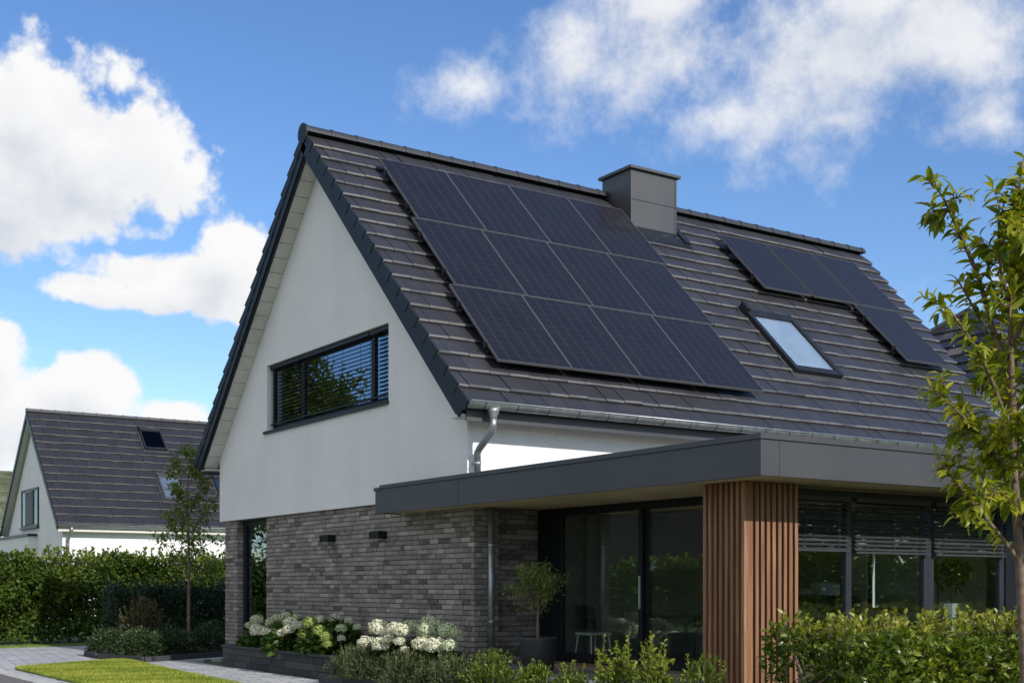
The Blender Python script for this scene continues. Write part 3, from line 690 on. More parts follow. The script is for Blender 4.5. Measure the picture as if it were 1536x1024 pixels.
# glazed front
YG = 11.45
def yframe(x0, x1, z0, z1, wl=.05, wr=.05, wb=.07, wt=.14, mat='frame_lit'):
    f = MB(); f.box(x0, YG, z0, x0+wl, YG+.09, z1); f.box(x1-wr, YG, z0, x1, YG+.09, z1)
    f.box(x0+wl, YG+.002, z1-wt, x1-wr, YG+.088, z1); f.box(x0+wl, YG+.002, z0, x1-wr, YG+.088, z0+wb)
    o = f.build('front_window', M[mat], H, bevel=.005)
    q = MB(); q.box(x0+wl, YG+.035, z0+wb, x1-wr, YG+.055, z1-wt); q.build('glass', M['glass'], o)
    return o
for (a0, a1, bz) in ((11.98, 13.17, 2.18), (13.172, 14.82, 2.16), (14.822, 16.56, 2.15)):
    o = yframe(a0, a1, .45, 2.96, .05 if a0 < 12 else (.05 if a0 < 14 else .11), .05 if a1 < 14 else (.10 if a1 < 15 else .11))
    blind(a0+.06, a1-.06, bz, 2.80, YG-.05, math.radians(40), .048, .056, axis='x').build('blind', M['blind_dark'], o)
q = MB(); q.box(16.563, YG-.02, .2, 17.1, YG+.3, 2.965); q.box(17.101, YG+.02, .2, XR-.1, YG+.3, 2.965); q.build('extension_wall', M['frame'], H)
q = MB(); q.box(XR-.35, YG+.301, .2, XR-.1, 15.2, 2.965); q.box(XR-.35, 16.9, .2, XR-.1, 17.54, 2.965); q.box(XR-.35, 15.2, .2, XR-.1, 16.9, 1.2); q.box(XR-.35, 15.2, 2.45, XR-.1, 16.9, 2.965); q.build('extension_wall', M['plaster'], H)
# sliding door facing the terrace
XD = 12.44
f = MB()
f.box(XD, 17.02, .45, XD+.14, 17.60, 2.98); f.box(XD+.02, 14.72, .60, XD+.10, 14.95, 2.86); f.box(XD-.03, 14.80, .60, XD+.019, 14.90, 2.86); f.box(XD, 11.95, .45, XD+.12, 12.25, 2.98)
f.box(XD, 12.25, 2.86, XD+.12, 17.02, 2.98); f.box(XD, 12.25, .45, XD+.12, 17.02, .60)
f.box(XD+.015, 16.93, .60, XD+.10, 17.019, 2.86)
sd = f.build('sliding_door', M['frame'], H, bevel=.005)
q = MB(); q.box(XD+.05, 14.95, .60, XD+.07, 16.93, 2.86); q.build('glass', M['glass'], sd)
q = MB(); q.box(XD+.03, 12.25, .60, XD+.05, 14.72, 2.86); q.build('glass', M['glass'], sd)
q = MB(); q.box(XD-.06, 14.83, 1.35, XD-.031, 14.87, 1.85); q.build('handle', M['steel'], sd, bevel=.005)
# room inside
q = MB(); q.box(11.98, 11.54, .40, XR-.36, 17.60, .45); q.build('room_floor', M['floor'], H)
q = MB(); q.box(12.59, 17.50, .451, XR-.36, 17.545, 2.96); q.build('room_wall', M['room'], H); q = MB(); q.box(XD+.13,11.952,.451,XD+.16,12.02,2.96); q.box(11.99,11.96,.451,12.43,12.0,2.96); q.build('room_wall', M['room'], H)
q = MB(); q.box(XR-.30, 15.2, 1.2, XR-.25, 15.27, 2.45); q.box(XR-.30, 16.83, 1.2, XR-.25, 16.9, 2.45); q.box(XR-.30, 15.27, 1.2, XR-.25, 16.83, 1.27); q.box(XR-.30, 15.27, 2.38, XR-.25, 16.83, 2.45)
o = q.build('side_window', M['frame'], H); q = MB(); q.box(XR-.28, 15.27, 1.27, XR-.265, 16.83, 2.38); q.build('glass', M['glass'], o)
# plinth
q = MB(); q.box(11.03, 17.42, -.1, 11.10, 20.4, .50); q.build('plinth', M['concrete'], H)

# terrace
q = MB(); q.prism([(10.32,11.0),(12.44,11.0),(12.44,17.6),(11.1,17.6),(11.1,17.42),(10.32,17.42)], -.1, .40, 'z'); tag(q.build('terrace', M['concrete'], bevel=.01), kind='structure')

# ------------------------------------------------------------------ solar panels
def RP(x, s, h): return Vector((x, RY-(s+h)*k, RZ-s*k+h*k))
ROT = Matrix(((1,0,0),(0,k,-k),(0,k,k))).to_euler()   # local y runs up the slope, z is the roof normal
def make_panel():
    o = thing('solar_panel', (0,0,0), 'panel', 'solar panel')
    f = MB(); t = .011; d = .04
    f.box(0,0,-d, t,PH,.004); f.box(PW-t,0,-d, PW,PH,.004); f.box(t,0,-d, PW-t,t,.004); f.box(t,PH-t,-d, PW-t,PH,.004)
    f.build('frame', M['alu'], o)
    f = MB(); f.box(t,t,-.012, PW-t,PH-t,.0); f.build('cell_sheet', M['panel'], o)
    f = MB(); f.box(PW*.4,PH-.35,-.035, PW*.6,PH-.2,-.013); f.build('junction_box', M['lamp'], o)
    return o
proto = None
STD = 0.24
row_w = ['top', 'middle', 'bottom']; col_w = ['nearest the gable', 'second from the gable', 'third from the gable', 'beside the chimney side']
spots = []
colname = ['first', 'second', 'third', 'fourth']
for i in range(3):
    for j in range(4):
        spots.append((11.84 - .14*i + j*1.54, .92 + 2.225*i, f'dark solar panel, {colname[j]} from the gable in the {row_w[i]} row of the large array', 'solar panels of the large array'))
for j in range(3):
    spots.append((20.78 + j*1.60, 1.12, f'dark solar panel, {colname[j]} from the chimney in the upper row of the small array', 'solar panels of the small array'))
spots.append((23.72, 3.36, 'dark solar panel alone below the upper row of the small array', 'solar panels of the small array'))
for (x, s, lab, gp) in spots:
    if proto is None: o = proto = make_panel()
    else: o = copy_thing(proto, None)
    o.location = RP(x, s+PH, STD); o.rotation_euler = ROT; o['label'] = lab; o['group'] = gp
def rail(x0, x1, s, lab, gp):
    o = thing('mounting_rail', RP(x0, s, .12), lab, 'rail', gp)
    L_ = x1-x0; f = MB(); base = np.array(RP(x0, s, .12))
    t = np.array((0,-k,-k)); nn = np.array((0,-k,k))
    f.obox(base+np.array((L_/2,0,0))+nn*.035, (L_/2,0,0), t*.022, nn*.038); f.build('bar', M['rail'], o)
    f = MB(); x = .12
    while x < L_:
        f = MB(); f.obox(base+np.array((x,0,0))-nn*.05, (.02,0,0), t*.03, nn*.05); f.build('roof_hook', M['rail'], o); x += 1.3
    f = MB(); f.obox(base+np.array((-.02,0,0))+nn*.10, (.02,0,0), t*.025, nn*.04); f.build('end_clamp', M['rail'], o)
for i in range(3):
    rail(11.82-.14*i, 17.96-.14*i, .92+2.235*i+.5, f'mounting rail carrying the upper edges of the {row_w[i]} row of the large array', 'mounting rails')
    rail(11.82-.14*i, 17.96-.14*i, .92+2.235*i+1.7, f'mounting rail carrying the lower edges of the {row_w[i]} row of the large array', 'mounting rails')
rail(20.76, 25.5, 1.12+.5, 'mounting rail near the ridge under the three small array panels', 'mounting rails')
rail(20.76, 25.5, 1.12+1.7, 'mounting rail lower down under the three small array panels', 'mounting rails')
rail(23.70, 25.2, 3.36+.5, 'short mounting rail high under the single lower panel', 'mounting rails')
rail(23.70, 25.2, 3.36+1.7, 'short mounting rail low under the single lower panel', 'mounting rails')

# ------------------------------------------------------------------ wall lamps
def wall_lamp(yc, lab):
    o = thing('wall_lamp', (11.08, yc, 2.62), lab, 'wall lamp', 'wall lamps on the brick gable')
    q = MB(); q.box(10.90, yc-.19, 2.56, 11.07, yc+.19, 2.70); q.build('housing', M['lamp'], o, bevel=.008)
    q = MB(); q.box(11.07, yc-.08, 2.58, 11.083, yc+.08, 2.68); q.build('back_plate', M['lamp'], o)
    q = MB(); q.box(10.93, yc-.15, 2.548, 11.04, yc+.15, 2.5595); q.build('lens', M['lens'], o)
wall_lamp(22.72, 'black box wall lamp on the brick, nearer the narrow window')
wall_lamp(20.62, 'black box wall lamp on the brick, just beyond the flat roof end')

# ------------------------------------------------------------------ planters and beds
o = thing('planter', (10.0, 20.42, 0), 'charcoal stone block planter with white hydrangeas against the brick wall', 'planter')
q = MB()
def blocks(mb, x, y0, y1, z0, rows, h, wmin, wmax):
    for i in range(rows):
        y = y0; first = True
        while y < y1-1e-6:
            w_ = random.uniform(wmin, wmax)*(random.uniform(.4, 1) if first else 1); first = False
            yb = y+w_ if y1-(y+w_) > .18 else y1
            mb.box(x+random.gauss(0,.003), y+.003, z0+i*h+.002, x+.12, yb-.003, z0+(i+1)*h-.002, random.random()); y = yb
blocks(q, 10.0, 20.42, 25.75, 0.0, 3, .135, .45, .75)
for i in range(3):
    q.box(10.121, 20.42+random.gauss(0,.002), i*.135+.002, 10.53, 20.54, (i+1)*.135-.002, random.random()); q.box(10.533, 20.42, i*.135+.002, 11.02, 20.54, (i+1)*.135-.002, random.random())
q.box(10.121, 25.63, 0, 11.02, 25.75, .403, .4)
q.build('stone_wall', M['stone'], o, bevel=.006)
q = MB(); q.box(9.975, 20.39, .406, 10.14, 23.0, .45, .5); q.box(9.975, 23.004, .406, 10.14, 25.78, .45, .6); q.box(10.141, 20.39, .406, 11.02, 20.56, .45, .55); q.box(10.141, 25.62, .406, 11.02, 25.78, .45, .4); q.build('coping', M['stone'], o, bevel=.006)
q = MB(); q.box(10.13, 20.56, .1, 11.03, 25.62, .38); q.build('soil', M['earth'], o)
o = thing('planter', (9.76, 11.0, 0), 'low charcoal stone edged bed full of heathery shrubs in front of the house corner', 'planter')
q = MB(); blocks(q, 9.68, 8.0, 20.38, -.02, 1, .17, .8, 1.1); q.box(9.801, 20.28, -.02, 9.97, 20.38, .15, .5); q.build('stone_edge', M['stone'], o, bevel=.006)
q = MB(); q.prism([(9.80,8.0),(10.31,8.0),(10.31,17.41),(11.0,17.41),(11.0,20.27),(9.80,20.27)], -.05, .12, 'z'); q.build('soil', M['earth'], o)
o = thing('planting_bed', (9.0, 28.0, 0), 'kerbed planting bed of dark low shrubs beside the far house corner', 'planting bed')
BP = [(8.52,29.9),(9.0,27.95),(9.25,27.95),(12.6,29.75),(12.6,33.6),(9.6,33.6),(8.6,31.2)]
q = MB()
for i in range(len(BP)):
    a = np.array(BP[i]); b2 = np.array(BP[(i+1) % len(BP)]); d_ = b2-a; L_ = np.linalg.norm(d_); d_ = d_/L_; n_ = np.array((-d_[1], d_[0]))
    q.obox((*((a+b2)/2 + n_*.05), .05), (*(d_*(L_/2-.05)), 0), (*(n_*.05), 0), (0,0,.07))
q.build('kerb_stones', M['stone'], o)
q = MB(); q.prism([(8.66,29.9),(9.1,28.1),(9.25,28.1),(12.5,29.85),(12.5,33.5),(9.65,33.5),(8.75,31.2)], -.05, .07, 'z'); q.build('soil', M['earth'], o)

# ------------------------------------------------------------------ plants
def stems_mb(mb, base, n, h, spread, rad, r=rng):
    tips = []
    for i in range(n):
        a = r.uniform(0, 2*PI); l = spread*math.sqrt(r.uniform(.1, 1)); 
        b0 = np.array(base) + np.array((math.cos(a), math.sin(a), 0))*l*.25
        t = np.array(base) + np.array((math.cos(a)*l, math.sin(a)*l, h*r.uniform(.7, 1)))
        m_ = (b0+t)/2 + r.normal(0, .03*h, 3); mb.tube([b0, m_, t], [rad, rad*.8, rad*.4], 5); tips.append((b0, m_, t))
    return tips

def hedge(name, p0, p1, thick, h, z0, n, leaf, mat, label, lw=.6, tmpl=SMALL, shoots=120, seed=3, bumps=.18, top_var=.12, trunks=.6, shoot_len=(.12,.32), trange=None, holes=0.30):
    """box shaped hedge from p0 to p1"""
    r = np.random.default_rng(seed); p0 = np.array(p0, float); p1 = np.array(p1, float)
    d = p1-p0; L_ = np.linalg.norm(d); d = d/L_; nn = np.array((-d[1], d[0]))
    o = thing(name, (*((p0+p1)/2), z0), label, 'hedge')
    m = int(n*1.9)
    u = r.uniform(0, L_, m); v = (r.beta(.55, .55, m)-.5)*thick; z = h*(1-np.abs(r.normal(0, .62, m))) ; z = np.where((z < .04*h), r.uniform(.03*h, h, m), z)
    xy = p0 + u[:,None]*d + v[:,None]*nn; P = np.column_stack([xy, z0+z])
    nz = noise3(P, 2.2, seed); nb = noise3(P*np.array((1,1,.6)), 1.2, seed+1)
    # uneven outline: push and trim by noise
    out = np.sign(v)*bumps*(nz-.5)*2; P[:,:2] += out[:,None]*nn; P[:,2] += top_var*(nb-.5)*2*(z/h)
    keep = (noise3(P, 5.0/ max(.6, thick), seed+2) + r.uniform(-.25, .25, m)) > holes
    P = P[keep][:n]; v = v[keep][:n]; n = len(P)
    D = rand_dirs(n, r)*.8 + np.column_stack([np.outer(np.sign(v), nn)*.7, np.full(n, .25)])
    c = np.clip(.18 + .45*noise3(P, 2.5, seed+3) + r.normal(0, .17, n), 0, 1)
    PP, DD, LL, CC = [P], [D], [r.uniform(.7, 1.25, n)*leaf], [c]
    sm = MB()
    for i in range(shoots):
        uu = r.uniform(.02, L_-.02); vv = r.uniform(-.45, .45)*thick; b0 = np.array((*(p0+uu*d+vv*nn), z0+h-.06))
        l = r.uniform(*shoot_len); t = b0 + np.array((r.normal(0,.25)*l, r.normal(0,.25)*l, l)); sm.tube([b0, t], [.006, .003], 4)
        q_ = int(5 + l*28); tt = r.uniform(.1, 1, q_); PP.append(b0 + tt[:,None]*(t-b0)); dd = rand_dirs(q_, r)*.8; dd[:,2] = np.abs(dd[:,2])*.4+.6; DD.append(dd)
        LL.append(r.uniform(.6, 1.0, q_)*leaf); CC.append(np.clip(r.normal(.78, .14, q_), 0, 1))
    P, D, LL, CC = np.vstack(PP), np.vstack(DD), np.concatenate(LL), np.concatenate(CC)
    foliage('foliage', P, D, LL, lw, mat, o, CC, tmpl)
    uu = .2
    while uu < L_:
        b0 = np.array((*(p0+uu*d+r.normal(0,.08)*nn), z0-.05)); sm.tube([b0, b0+(r.normal(0,.05), r.normal(0,.05), h*.45), b0+(r.normal(0,.15), r.normal(0,.15), h*.85)], [.035, .026, .012], 6)
        for j in range(5):
            s0 = b0+(0,0,h*r.uniform(.2,.6)); sm.tube([s0, s0+np.array((*(d*r.normal(0,.25)+nn*r.normal(0,.25)*thick), h*.3))], [.014,.006], 5)
        uu += trunks*r.uniform(.7, 1.3)
    sm.build('stems', M['bark'], o)
    return o

hedge('hedge', (3.0, 37.9), (19.5, 39.9), 1.5, 2.42, 0, 90000, .14, LV['hedge_far'], 'tall loose leafy hedge running in front of the neighbouring white house', seed=21, shoots=320, bumps=.36, top_var=.30, trunks=.8, shoot_len=(.15,.5), holes=.2)
hedge('hedge', (10.0, 9.25), (19.5, 9.25), 1.25, 1.08, .12, 28000, .095, LV['hedge_near'], 'glossy clipped hedge below the big front windows', seed=33, shoots=420, bumps=.10, top_var=.09, trunks=.5, lw=.55, tmpl=MED, shoot_len=(.08,.28), holes=.33)
hedge('hedge', (9.7, 33.2), (13.5, 33.0), .9, 1.62, .05, 15000, .085, LV['yew'], 'dark evergreen hedge block behind the slim young tree', seed=41, shoots=90, bumps=.08, top_var=.08, trunks=.6, holes=.1)
hedge('hedge', (-5.2, 4.0), (-5.2, 76.0), 1.3, 2.5, 0, 42000, .22, LV['hedge_far'], 'long hedge on the other side of the road mirrored in the sliding door', seed=51, shoots=200, bumps=.2, top_var=.2, trunks=1.6, holes=.1)
hedge('hedge', (14.0, -1.5), (48.0, -1.5), 1.2, 2.5, 0, 22000, .20, LV['glow'], 'garden hedge mirrored in the big front windows', seed=61, shoots=120, bumps=.2, top_var=.2, trunks=1.6, holes=.1)
hedge('hedge', (14.0, -5.5), (60.0, -5.5), 1.2, 6.0, 0, 20000, .42, LV['glow'], 'high leafy screen added out of view to keep bright sky out of the front window reflections', seed=62, shoots=60, bumps=.3, top_var=.5, trunks=2.5, holes=-.3)  # added screen, never seen directly, blocks sky mirrored in the front windows
hedge('hedge', (23.5, 11.0), (23.5, 17.0), 1.0, 2.6, 0, 9000, .13, LV['hedge_far'], 'leafy hedge seen through the side window of the living room', seed=71, shoots=40, trunks=.8, holes=.15)

def bush(name, base, rx, ry, h, n, leaf, mat, label, cat='shrub', group=None, lw=.5, tmpl=SMALL, sprigs=10, seed=1, sprig_h=.25, flat=.55, cmean=.45, stem=M['stem']):
    r = np.random.default_rng(seed); base = np.array(base, float)
    o = thing(name, base, label, cat, group)
    d = rand_dirs(n, r); d[:,2] = np.abs(d[:,2]); rad = r.uniform(.45, 1.0, n)**.6
    P = d*rad[:,None]*np.array((rx, ry, h)); w = 1 + .38*(noise3(P+base, 5.5/max(rx,.3)*.6, seed)-.5)*2
    P = P*w[:,None]; keep = noise3(P+base, 9.0, seed+4) + r.uniform(-.3,.3,n) > .24; P = P[keep]; d = d[keep]; n = len(P)
    D = d*.7 + rand_dirs(n, r)*.7 + np.array((0,0,.35))
    c = np.clip(cmean*.6 + .4*noise3(P+base, 5, seed+2) + r.normal(0,.15,n), 0, 1)
    PP, DD, LL, CC = [P+base+(0,0,.03)], [D], [r.uniform(.65,1.2,n)*leaf], [c]
    sm = MB(); stems_mb(sm, base, 9, h*.8, max(rx, ry)*.7, .008, r)
    for i in range(sprigs):
        a = r.uniform(0, 2*PI); q0 = r.uniform(0, .8); b0 = base + np.array((math.cos(a)*q0*rx, math.sin(a)*q0*ry, h*(.95-.5*q0*q0)*.9))
        l = sprig_h*r.uniform(.5, 1.15); t = b0 + np.array((math.cos(a)*.3*q0*l+r.normal(0,.1)*l, math.sin(a)*.3*q0*l+r.normal(0,.1)*l, l)); sm.tube([b0-(0,0,.1), t], [.006,.0025], 4)
        m = int(8+l*55); tt = r.uniform(0,1,m); PP.append(b0+tt[:,None]*(t-b0)); dd = rand_dirs(m,r); dd[:,2] = np.abs(dd[:,2])*.3+.55; DD.append(dd)
        LL.append(r.uniform(.6,1.1,m)*leaf*1.15*(1.1-.5*tt)); CC.append(np.clip(r.normal(cmean+.35,.14,m),0,1))
    foliage('foliage', np.vstack(PP), np.vstack(DD), np.concatenate(LL), lw, mat, o, np.concatenate(CC), tmpl)
    sm.build('stems', stem, o)
    return o
# shrubs of the low front bed
G1 = 'low shrubs in the front bed'
def on(px, x, z): p = at_x(px, 900, x); return (p[0], p[1], z)
bush('shrub', on(540, 9.85, .12), .42, .75, .50, 5200, .050, LV['heath'], 'fine grey green heathery shrub at the planter end of the front bed', group=G1, sprigs=34, seed=101, sprig_h=.20, lw=.35)
bush('shrub', on(612, 9.85, .12), .42, .80, .46, 5200, .050, LV['heath'], 'fine heathery shrub directly below the pale hydrangea heads', group=G1, sprigs=34, seed=102, sprig_h=.18, lw=.35)
bush('shrub', on(675, 9.85, .12), .38, .65, .46, 4200, .052, LV['heath'], 'heathery shrub in front of the brick corner', group=G1, sprigs=26, seed=103, sprig_h=.2, lw=.4)
bush('shrub', on(738, 9.85, .12), .34, .60, .50, 3400, .058, LV['sprig'], 'loose yellow green shrub at the foot of the lower downpipe', group=G1, sprigs=18, seed=104, sprig_h=.25, lw=.45, cmean=.25)
bush('shrub', on(800, 9.8, .12), .26, .34, .46, 1900, .060, LV['sprig'], 'upright small shrub in front of the black pot', group=G1, sprigs=10, seed=105, sprig_h=.22, lw=.45, cmean=.3)
bush('shrub', on(855, 9.8, .12), .26, .34, .40, 1700, .060, LV['sprig'], 'smallest yellow green shrub between the pot and the door middle', group=G1, sprigs=9, seed=106, sprig_h=.28, lw=.45, cmean=.3)
bush('shrub', on(925, 9.8, .12), .26, .32, .62, 1500, .075, LV['sprig'], 'shrub with tall lemon green shoots in front of the door mullion', group=G1, sprigs=13, seed=107, sprig_h=.50, lw=.5, tmpl=MED, cmean=.42)
bush('shrub', on(985, 9.8, .12), .26, .34, .62, 1500, .075, LV['sprig'], 'shrub with tall lemon green shoots left of the timber slats', group=G1, sprigs=13, seed=108, sprig_h=.44, lw=.5, tmpl=MED, cmean=.42)
bush('shrub', on(1052, 9.8, .12), .26, .36, .62, 1600, .065, LV['sprig'], 'dull green shrub at the foot of the timber slats', group=G1, sprigs=11, seed=109, sprig_h=.3, lw=.5, cmean=.2)
# planting bed at the far corner
G2 = 'shrubs in the kerbed bed'
bush('shrub', (9.35, 29.2, .06), .60, .62, .62, 5200, .075, LV['low'], 'rounded dark shrub at the driveway corner of the kerbed bed', group=G2, sprigs=16, seed=111, sprig_h=.15)
bush('shrub', (10.25, 29.55, .06), .65, .5, .52, 3600, .075, LV['low'], 'low dark shrub in the middle of the kerbed bed', group=G2, sprigs=14, seed=112, sprig_h=.18)
bush('shrub', (11.25, 30.1, .06), .7, .5, .62, 4200, .075, LV['low'], 'low dark shrub of the kerbed bed touching the brick pier', group=G2, sprigs=16, seed=113, sprig_h=.2)
bush('shrub', (9.95, 31.2, .06), .62, .6, 1.12, 5200, .075, LV['brown'], 'bronze tinged bushy shrub in front of the dark evergreen hedge', group=G2, sprigs=36, seed=114, sprig_h=.35)
bush('shrub', (9.1, 30.9, .06), .5, .5, .55, 2600, .08, LV['low'], 'small dark shrub at the back of the kerbed bed beside the driveway', group=G2, sprigs=12, seed=115, sprig_h=.18)

# hydrangeas: leafy plant with separate flower heads
PET = (np.array([(0,0,0),(.5,.55,.12),(1,0,.02),(.5,-.55,.12)]), np.array([(0,1,2),(0,2,3)]))
def flower_head(parent, c, rad, mat, seed):
    r = np.random.default_rng(seed); rad = rad*1.0; n = int(430*(rad/.15)**1.4)
    d = rand_dirs(n, r); d = d[d[:,2] > -.62]; n = len(d)
    rad = rad*.9; rr = rad*(1+.20*(noise3(d*1.0, 4.5, seed)-.5)*2 + r.normal(0,.05,n))
    C = np.array(c) + d*rr[:,None]*np.array((1,1,.82))
    PP, DD, NN, CC = [], [], [], []
    t1 = unit(np.cross(d, r.normal(size=(n,3)))); t2 = np.cross(d, t1); cc = np.clip(r.normal(.45,.33,n),0,1)
    for q in range(4):
        a = q*PI/2; PP.append(C); DD.append(t1*math.cos(a)+t2*math.sin(a)+d*.25); NN.append(d); CC.append(cc)
    o = foliage('flower_head', np.vstack(PP), np.vstack(DD), rad*.155, .95, mat, parent, np.concatenate(CC), PET, nrm=np.vstack(NN))
    return o
def hydrangea(base, rx, ry, h, heads, label, seed, n=900):
    r = np.random.default_rng(seed); base = np.array(base, float)
    o = thing('hydrangea', base, label, 'hydrangea', 'hydrangeas along the brick wall')
    d = rand_dirs(n, r); d[:,2] = np.abs(d[:,2])*.9+.02; rad = r.uniform(.3,1,n)**.5
    P = base + d*rad[:,None]*np.array((rx,ry,h)); w = noise3(P, 4, seed); P += (w[:,None]-.5)*d*.22
    D = d*.8 + rand_dirs(n, r)*.5; D[:,2] -= .15
    c = np.clip(.15+.4*noise3(P,3.5,seed+1)+r.normal(0,.14,n),0,1)
    foliage('foliage', P, D, r.uniform(.7,1.25,n)*.15, .62, LV['hydrangea'], o, c, MED)
    sm = MB(); stems_mb(sm, base, 8, h*.8, max(rx,ry)*.7, .009, r)
    for i, (px, py, x, rad, m) in enumerate(heads):
        p = at_x(px, py, x); flower_head(o, p, rad, LV[m], seed*10+i); sm.tube([base+(p-base)*np.array((.4,.4,.1)), base+(p-base)*np.array((.8,.8,.5)), p], [.009,.007,.005], 5)
    sm.build('stems', M['stem'], o)
hydrangea((10.55, 24.75, .38), .48, .85, .52, [(385,930,10.4,.15,'pale'),(386,945,10.2,.16,'cream'),(399,947,10.12,.12,'cream'),(416,929,10.5,.13,'pale'),(428,926,10.5,.14,'pale'),(374,938,10.4,.10,'pale'),(406,934,10.45,.12,'pale')], 'hydrangea with pale heads next to the narrow window', 201, 1300)
hydrangea((10.5, 23.2, .38), .5, .85, .62, [(436,934,10.3,.16,'cream'),(409,948,10.1,.10,'cream'),(423,949,10.1,.11,'cream'),(433,944,10.15,.12,'cream'),(455,950,10.1,.12,'lime'),(466,934,10.15,.15,'lime'),(479,929,10.3,.10,'cream'),(447,938,10.3,.12,'cream'),(442,926,10.5,.11,'pale')], 'hydrangea with white and lime heads in the middle of the planter', 202, 1500)
hydrangea((10.55, 21.6, .38), .5, .9, .62, [(479,946,10.1,.14,'lime'),(489,955,10.08,.13,'lime'),(503,927,10.6,.12,'pale'),(524,931,10.7,.10,'pale'),(512,942,10.4,.11,'pale'),(512,957,10.2,.08,'cream'),(491,966,10.02,.10,'lime'),(536,940,10.6,.09,'pale')], 'leafy dark hydrangea with lime shoots at the near planter end', 203, 1700)
hydrangea((10.45, 19.3, .12), .48, .8, .72, [(568,941,10.15,.18,'cream'),(578,948,10.1,.09,'cream'),(592,943,10.12,.15,'cream'),(604,945,10.1,.15,'cream'),(548,963,9.98,.14,'cream'),(571,966,9.98,.16,'cream'),(616,939,10.4,.14,'pale'),(557,960,10.02,.08,'cream'),(584,958,10.0,.10,'cream'),(600,962,10.0,.10,'cream')], 'hydrangea with big cream heads beyond the planter end', 204, 1300)
hydrangea((10.5, 17.95, .12), .45, .75, .72, [(644,932,10.35,.14,'pale'),(642,946,10.2,.17,'pale'),(671,945,10.3,.16,'pale'),(683,949,10.3,.11,'pale'),(632,966,10.02,.15,'cream'),(651,968,10.02,.16,'cream'),(675,968,10.1,.14,'pale'),(663,963,10.2,.11,'pale'),(607,974,9.95,.08,'cream'),(625,942,10.4,.12,'pale'),(658,938,10.4,.12,'pale')], 'hydrangea with round pale green heads near the brick corner', 205, 1300)

# potted olive on the terrace
pp = (11.0, 15.55, .40)
o = thing('potted_tree', pp, 'small airy tree in a round matt black pot by the sliding door', 'potted tree')
q = MB(); q.lathe(pp, [(.20,0),(.235,.05),(.27,.30),(.285,.50),(.285,.53),(.255,.53),(.25,.46)], 32); q.build('pot', M['pot'], o, smooth=True)
q = MB(); q.lathe((pp[0],pp[1],pp[2]+.455), [(.25,0),(.24,.012),(.05,.022)], 24); q.build('soil', M['earth'], o)
def tree_limbs(mb, base, h, levels, r, rad0, lean=.1, n1=10, up=.6, start=.35, ll=.5, seg=6):
    """tapered trunk with limbs; returns the points foliage grows from"""
    base = np.array(base, float); pts = []
    path = [base]; 
    for i in range(1, 7): path.append(base + np.array((r.normal(0,lean)*.25*h*i/6*.3, r.normal(0,lean)*.25*h*i/6*.3, h*i/6)))
    mb.tube(path, [rad0*(1-.85*i/6) for i in range(7)], 8)
    P_ = np.array(path)
    for i in range(n1):
        t = start + (1-start)*(i+r.uniform(0,.9))/n1; zz = t*6; a = int(min(5, zz)); b0 = P_[a] + (P_[a+1]-P_[a])*(zz-a)
        az = i*2.4 + r.uniform(-.4,.4); L_ = ll*(1.15-t)*r.uniform(.75,1.2) + .12*ll
        dirn = unit(np.array((math.cos(az), math.sin(az), up*r.uniform(.7,1.3))))
        m_ = b0 + dirn*L_*.5 + r.normal(0,.04*L_,3); t_ = b0 + dirn*L_ + np.array((0,0,.12*L_)) + r.normal(0,.06*L_,3)
        rr = rad0*.42*(1.1-t); mb.tube([b0, m_, t_], [rr, rr*.7, rr*.25], 5)
        for s_ in np.linspace(.25, 1, 7): pts.append(b0 + (m_-b0)*2*s_ if s_ < .5 else m_ + (t_-m_)*(2*s_-1))
        if levels > 1:
            for j in range(5):
                s_ = r.uniform(.3,1); c0 = b0 + (t_-b0)*s_; L2 = L_*r.uniform(.3,.55); d2 = unit(dirn + r.normal(0,.75,3)); t2 = c0 + d2*L2
                mb.tube([c0, t2], [rr*.4, rr*.15], 4)
                for q_ in np.linspace(.3,1,5): pts.append(c0+(t2-c0)*q_)
    pts.append(P_[-1]); return np.array(pts)
r_ = np.random.default_rng(5); q = MB()
pts = tree_limbs(q, (pp[0],pp[1],pp[2]+.45), 1.02, 2, r_, .028, .25, 14, .75, .38, .62)
q.build('trunk', M['bark_light'], o)
m = 1900; idx = r_.integers(0, len(pts), m); P = pts[idx] + r_.normal(0,.055,(m,3)); foliage('crown', P, rand_dirs(m,r_)+np.array((0,0,-.1)), r_.uniform(.05,.085,m), .28, LV['olive'], o, np.clip(r_.normal(.5,.22,m),0,1))

# slim young tree in front of the hedge
r_ = np.random.default_rng(15); tb = at_depth(283, 878, 30.6); tb = (tb[0], tb[1], .05)
o = thing('tree', tb, 'slim upright young tree with sparse leaves in front of the tall hedge', 'tree'); q = MB()
pts = tree_limbs(q, tb, 4.75, 2, r_, .050, .05, 30, .75, .36, 1.15); q.build('trunk', M['bark'], o)
m = 2300; idx = r_.integers(0, len(pts), m); P = pts[idx] + r_.normal(0,.05,(m,3)); foliage('crown', P, rand_dirs(m,r_)+np.array((0,0,-.2)), r_.uniform(.07,.13,m), .55, LV['slim'], o, np.clip(r_.normal(.5,.24,m),0,1), MED)

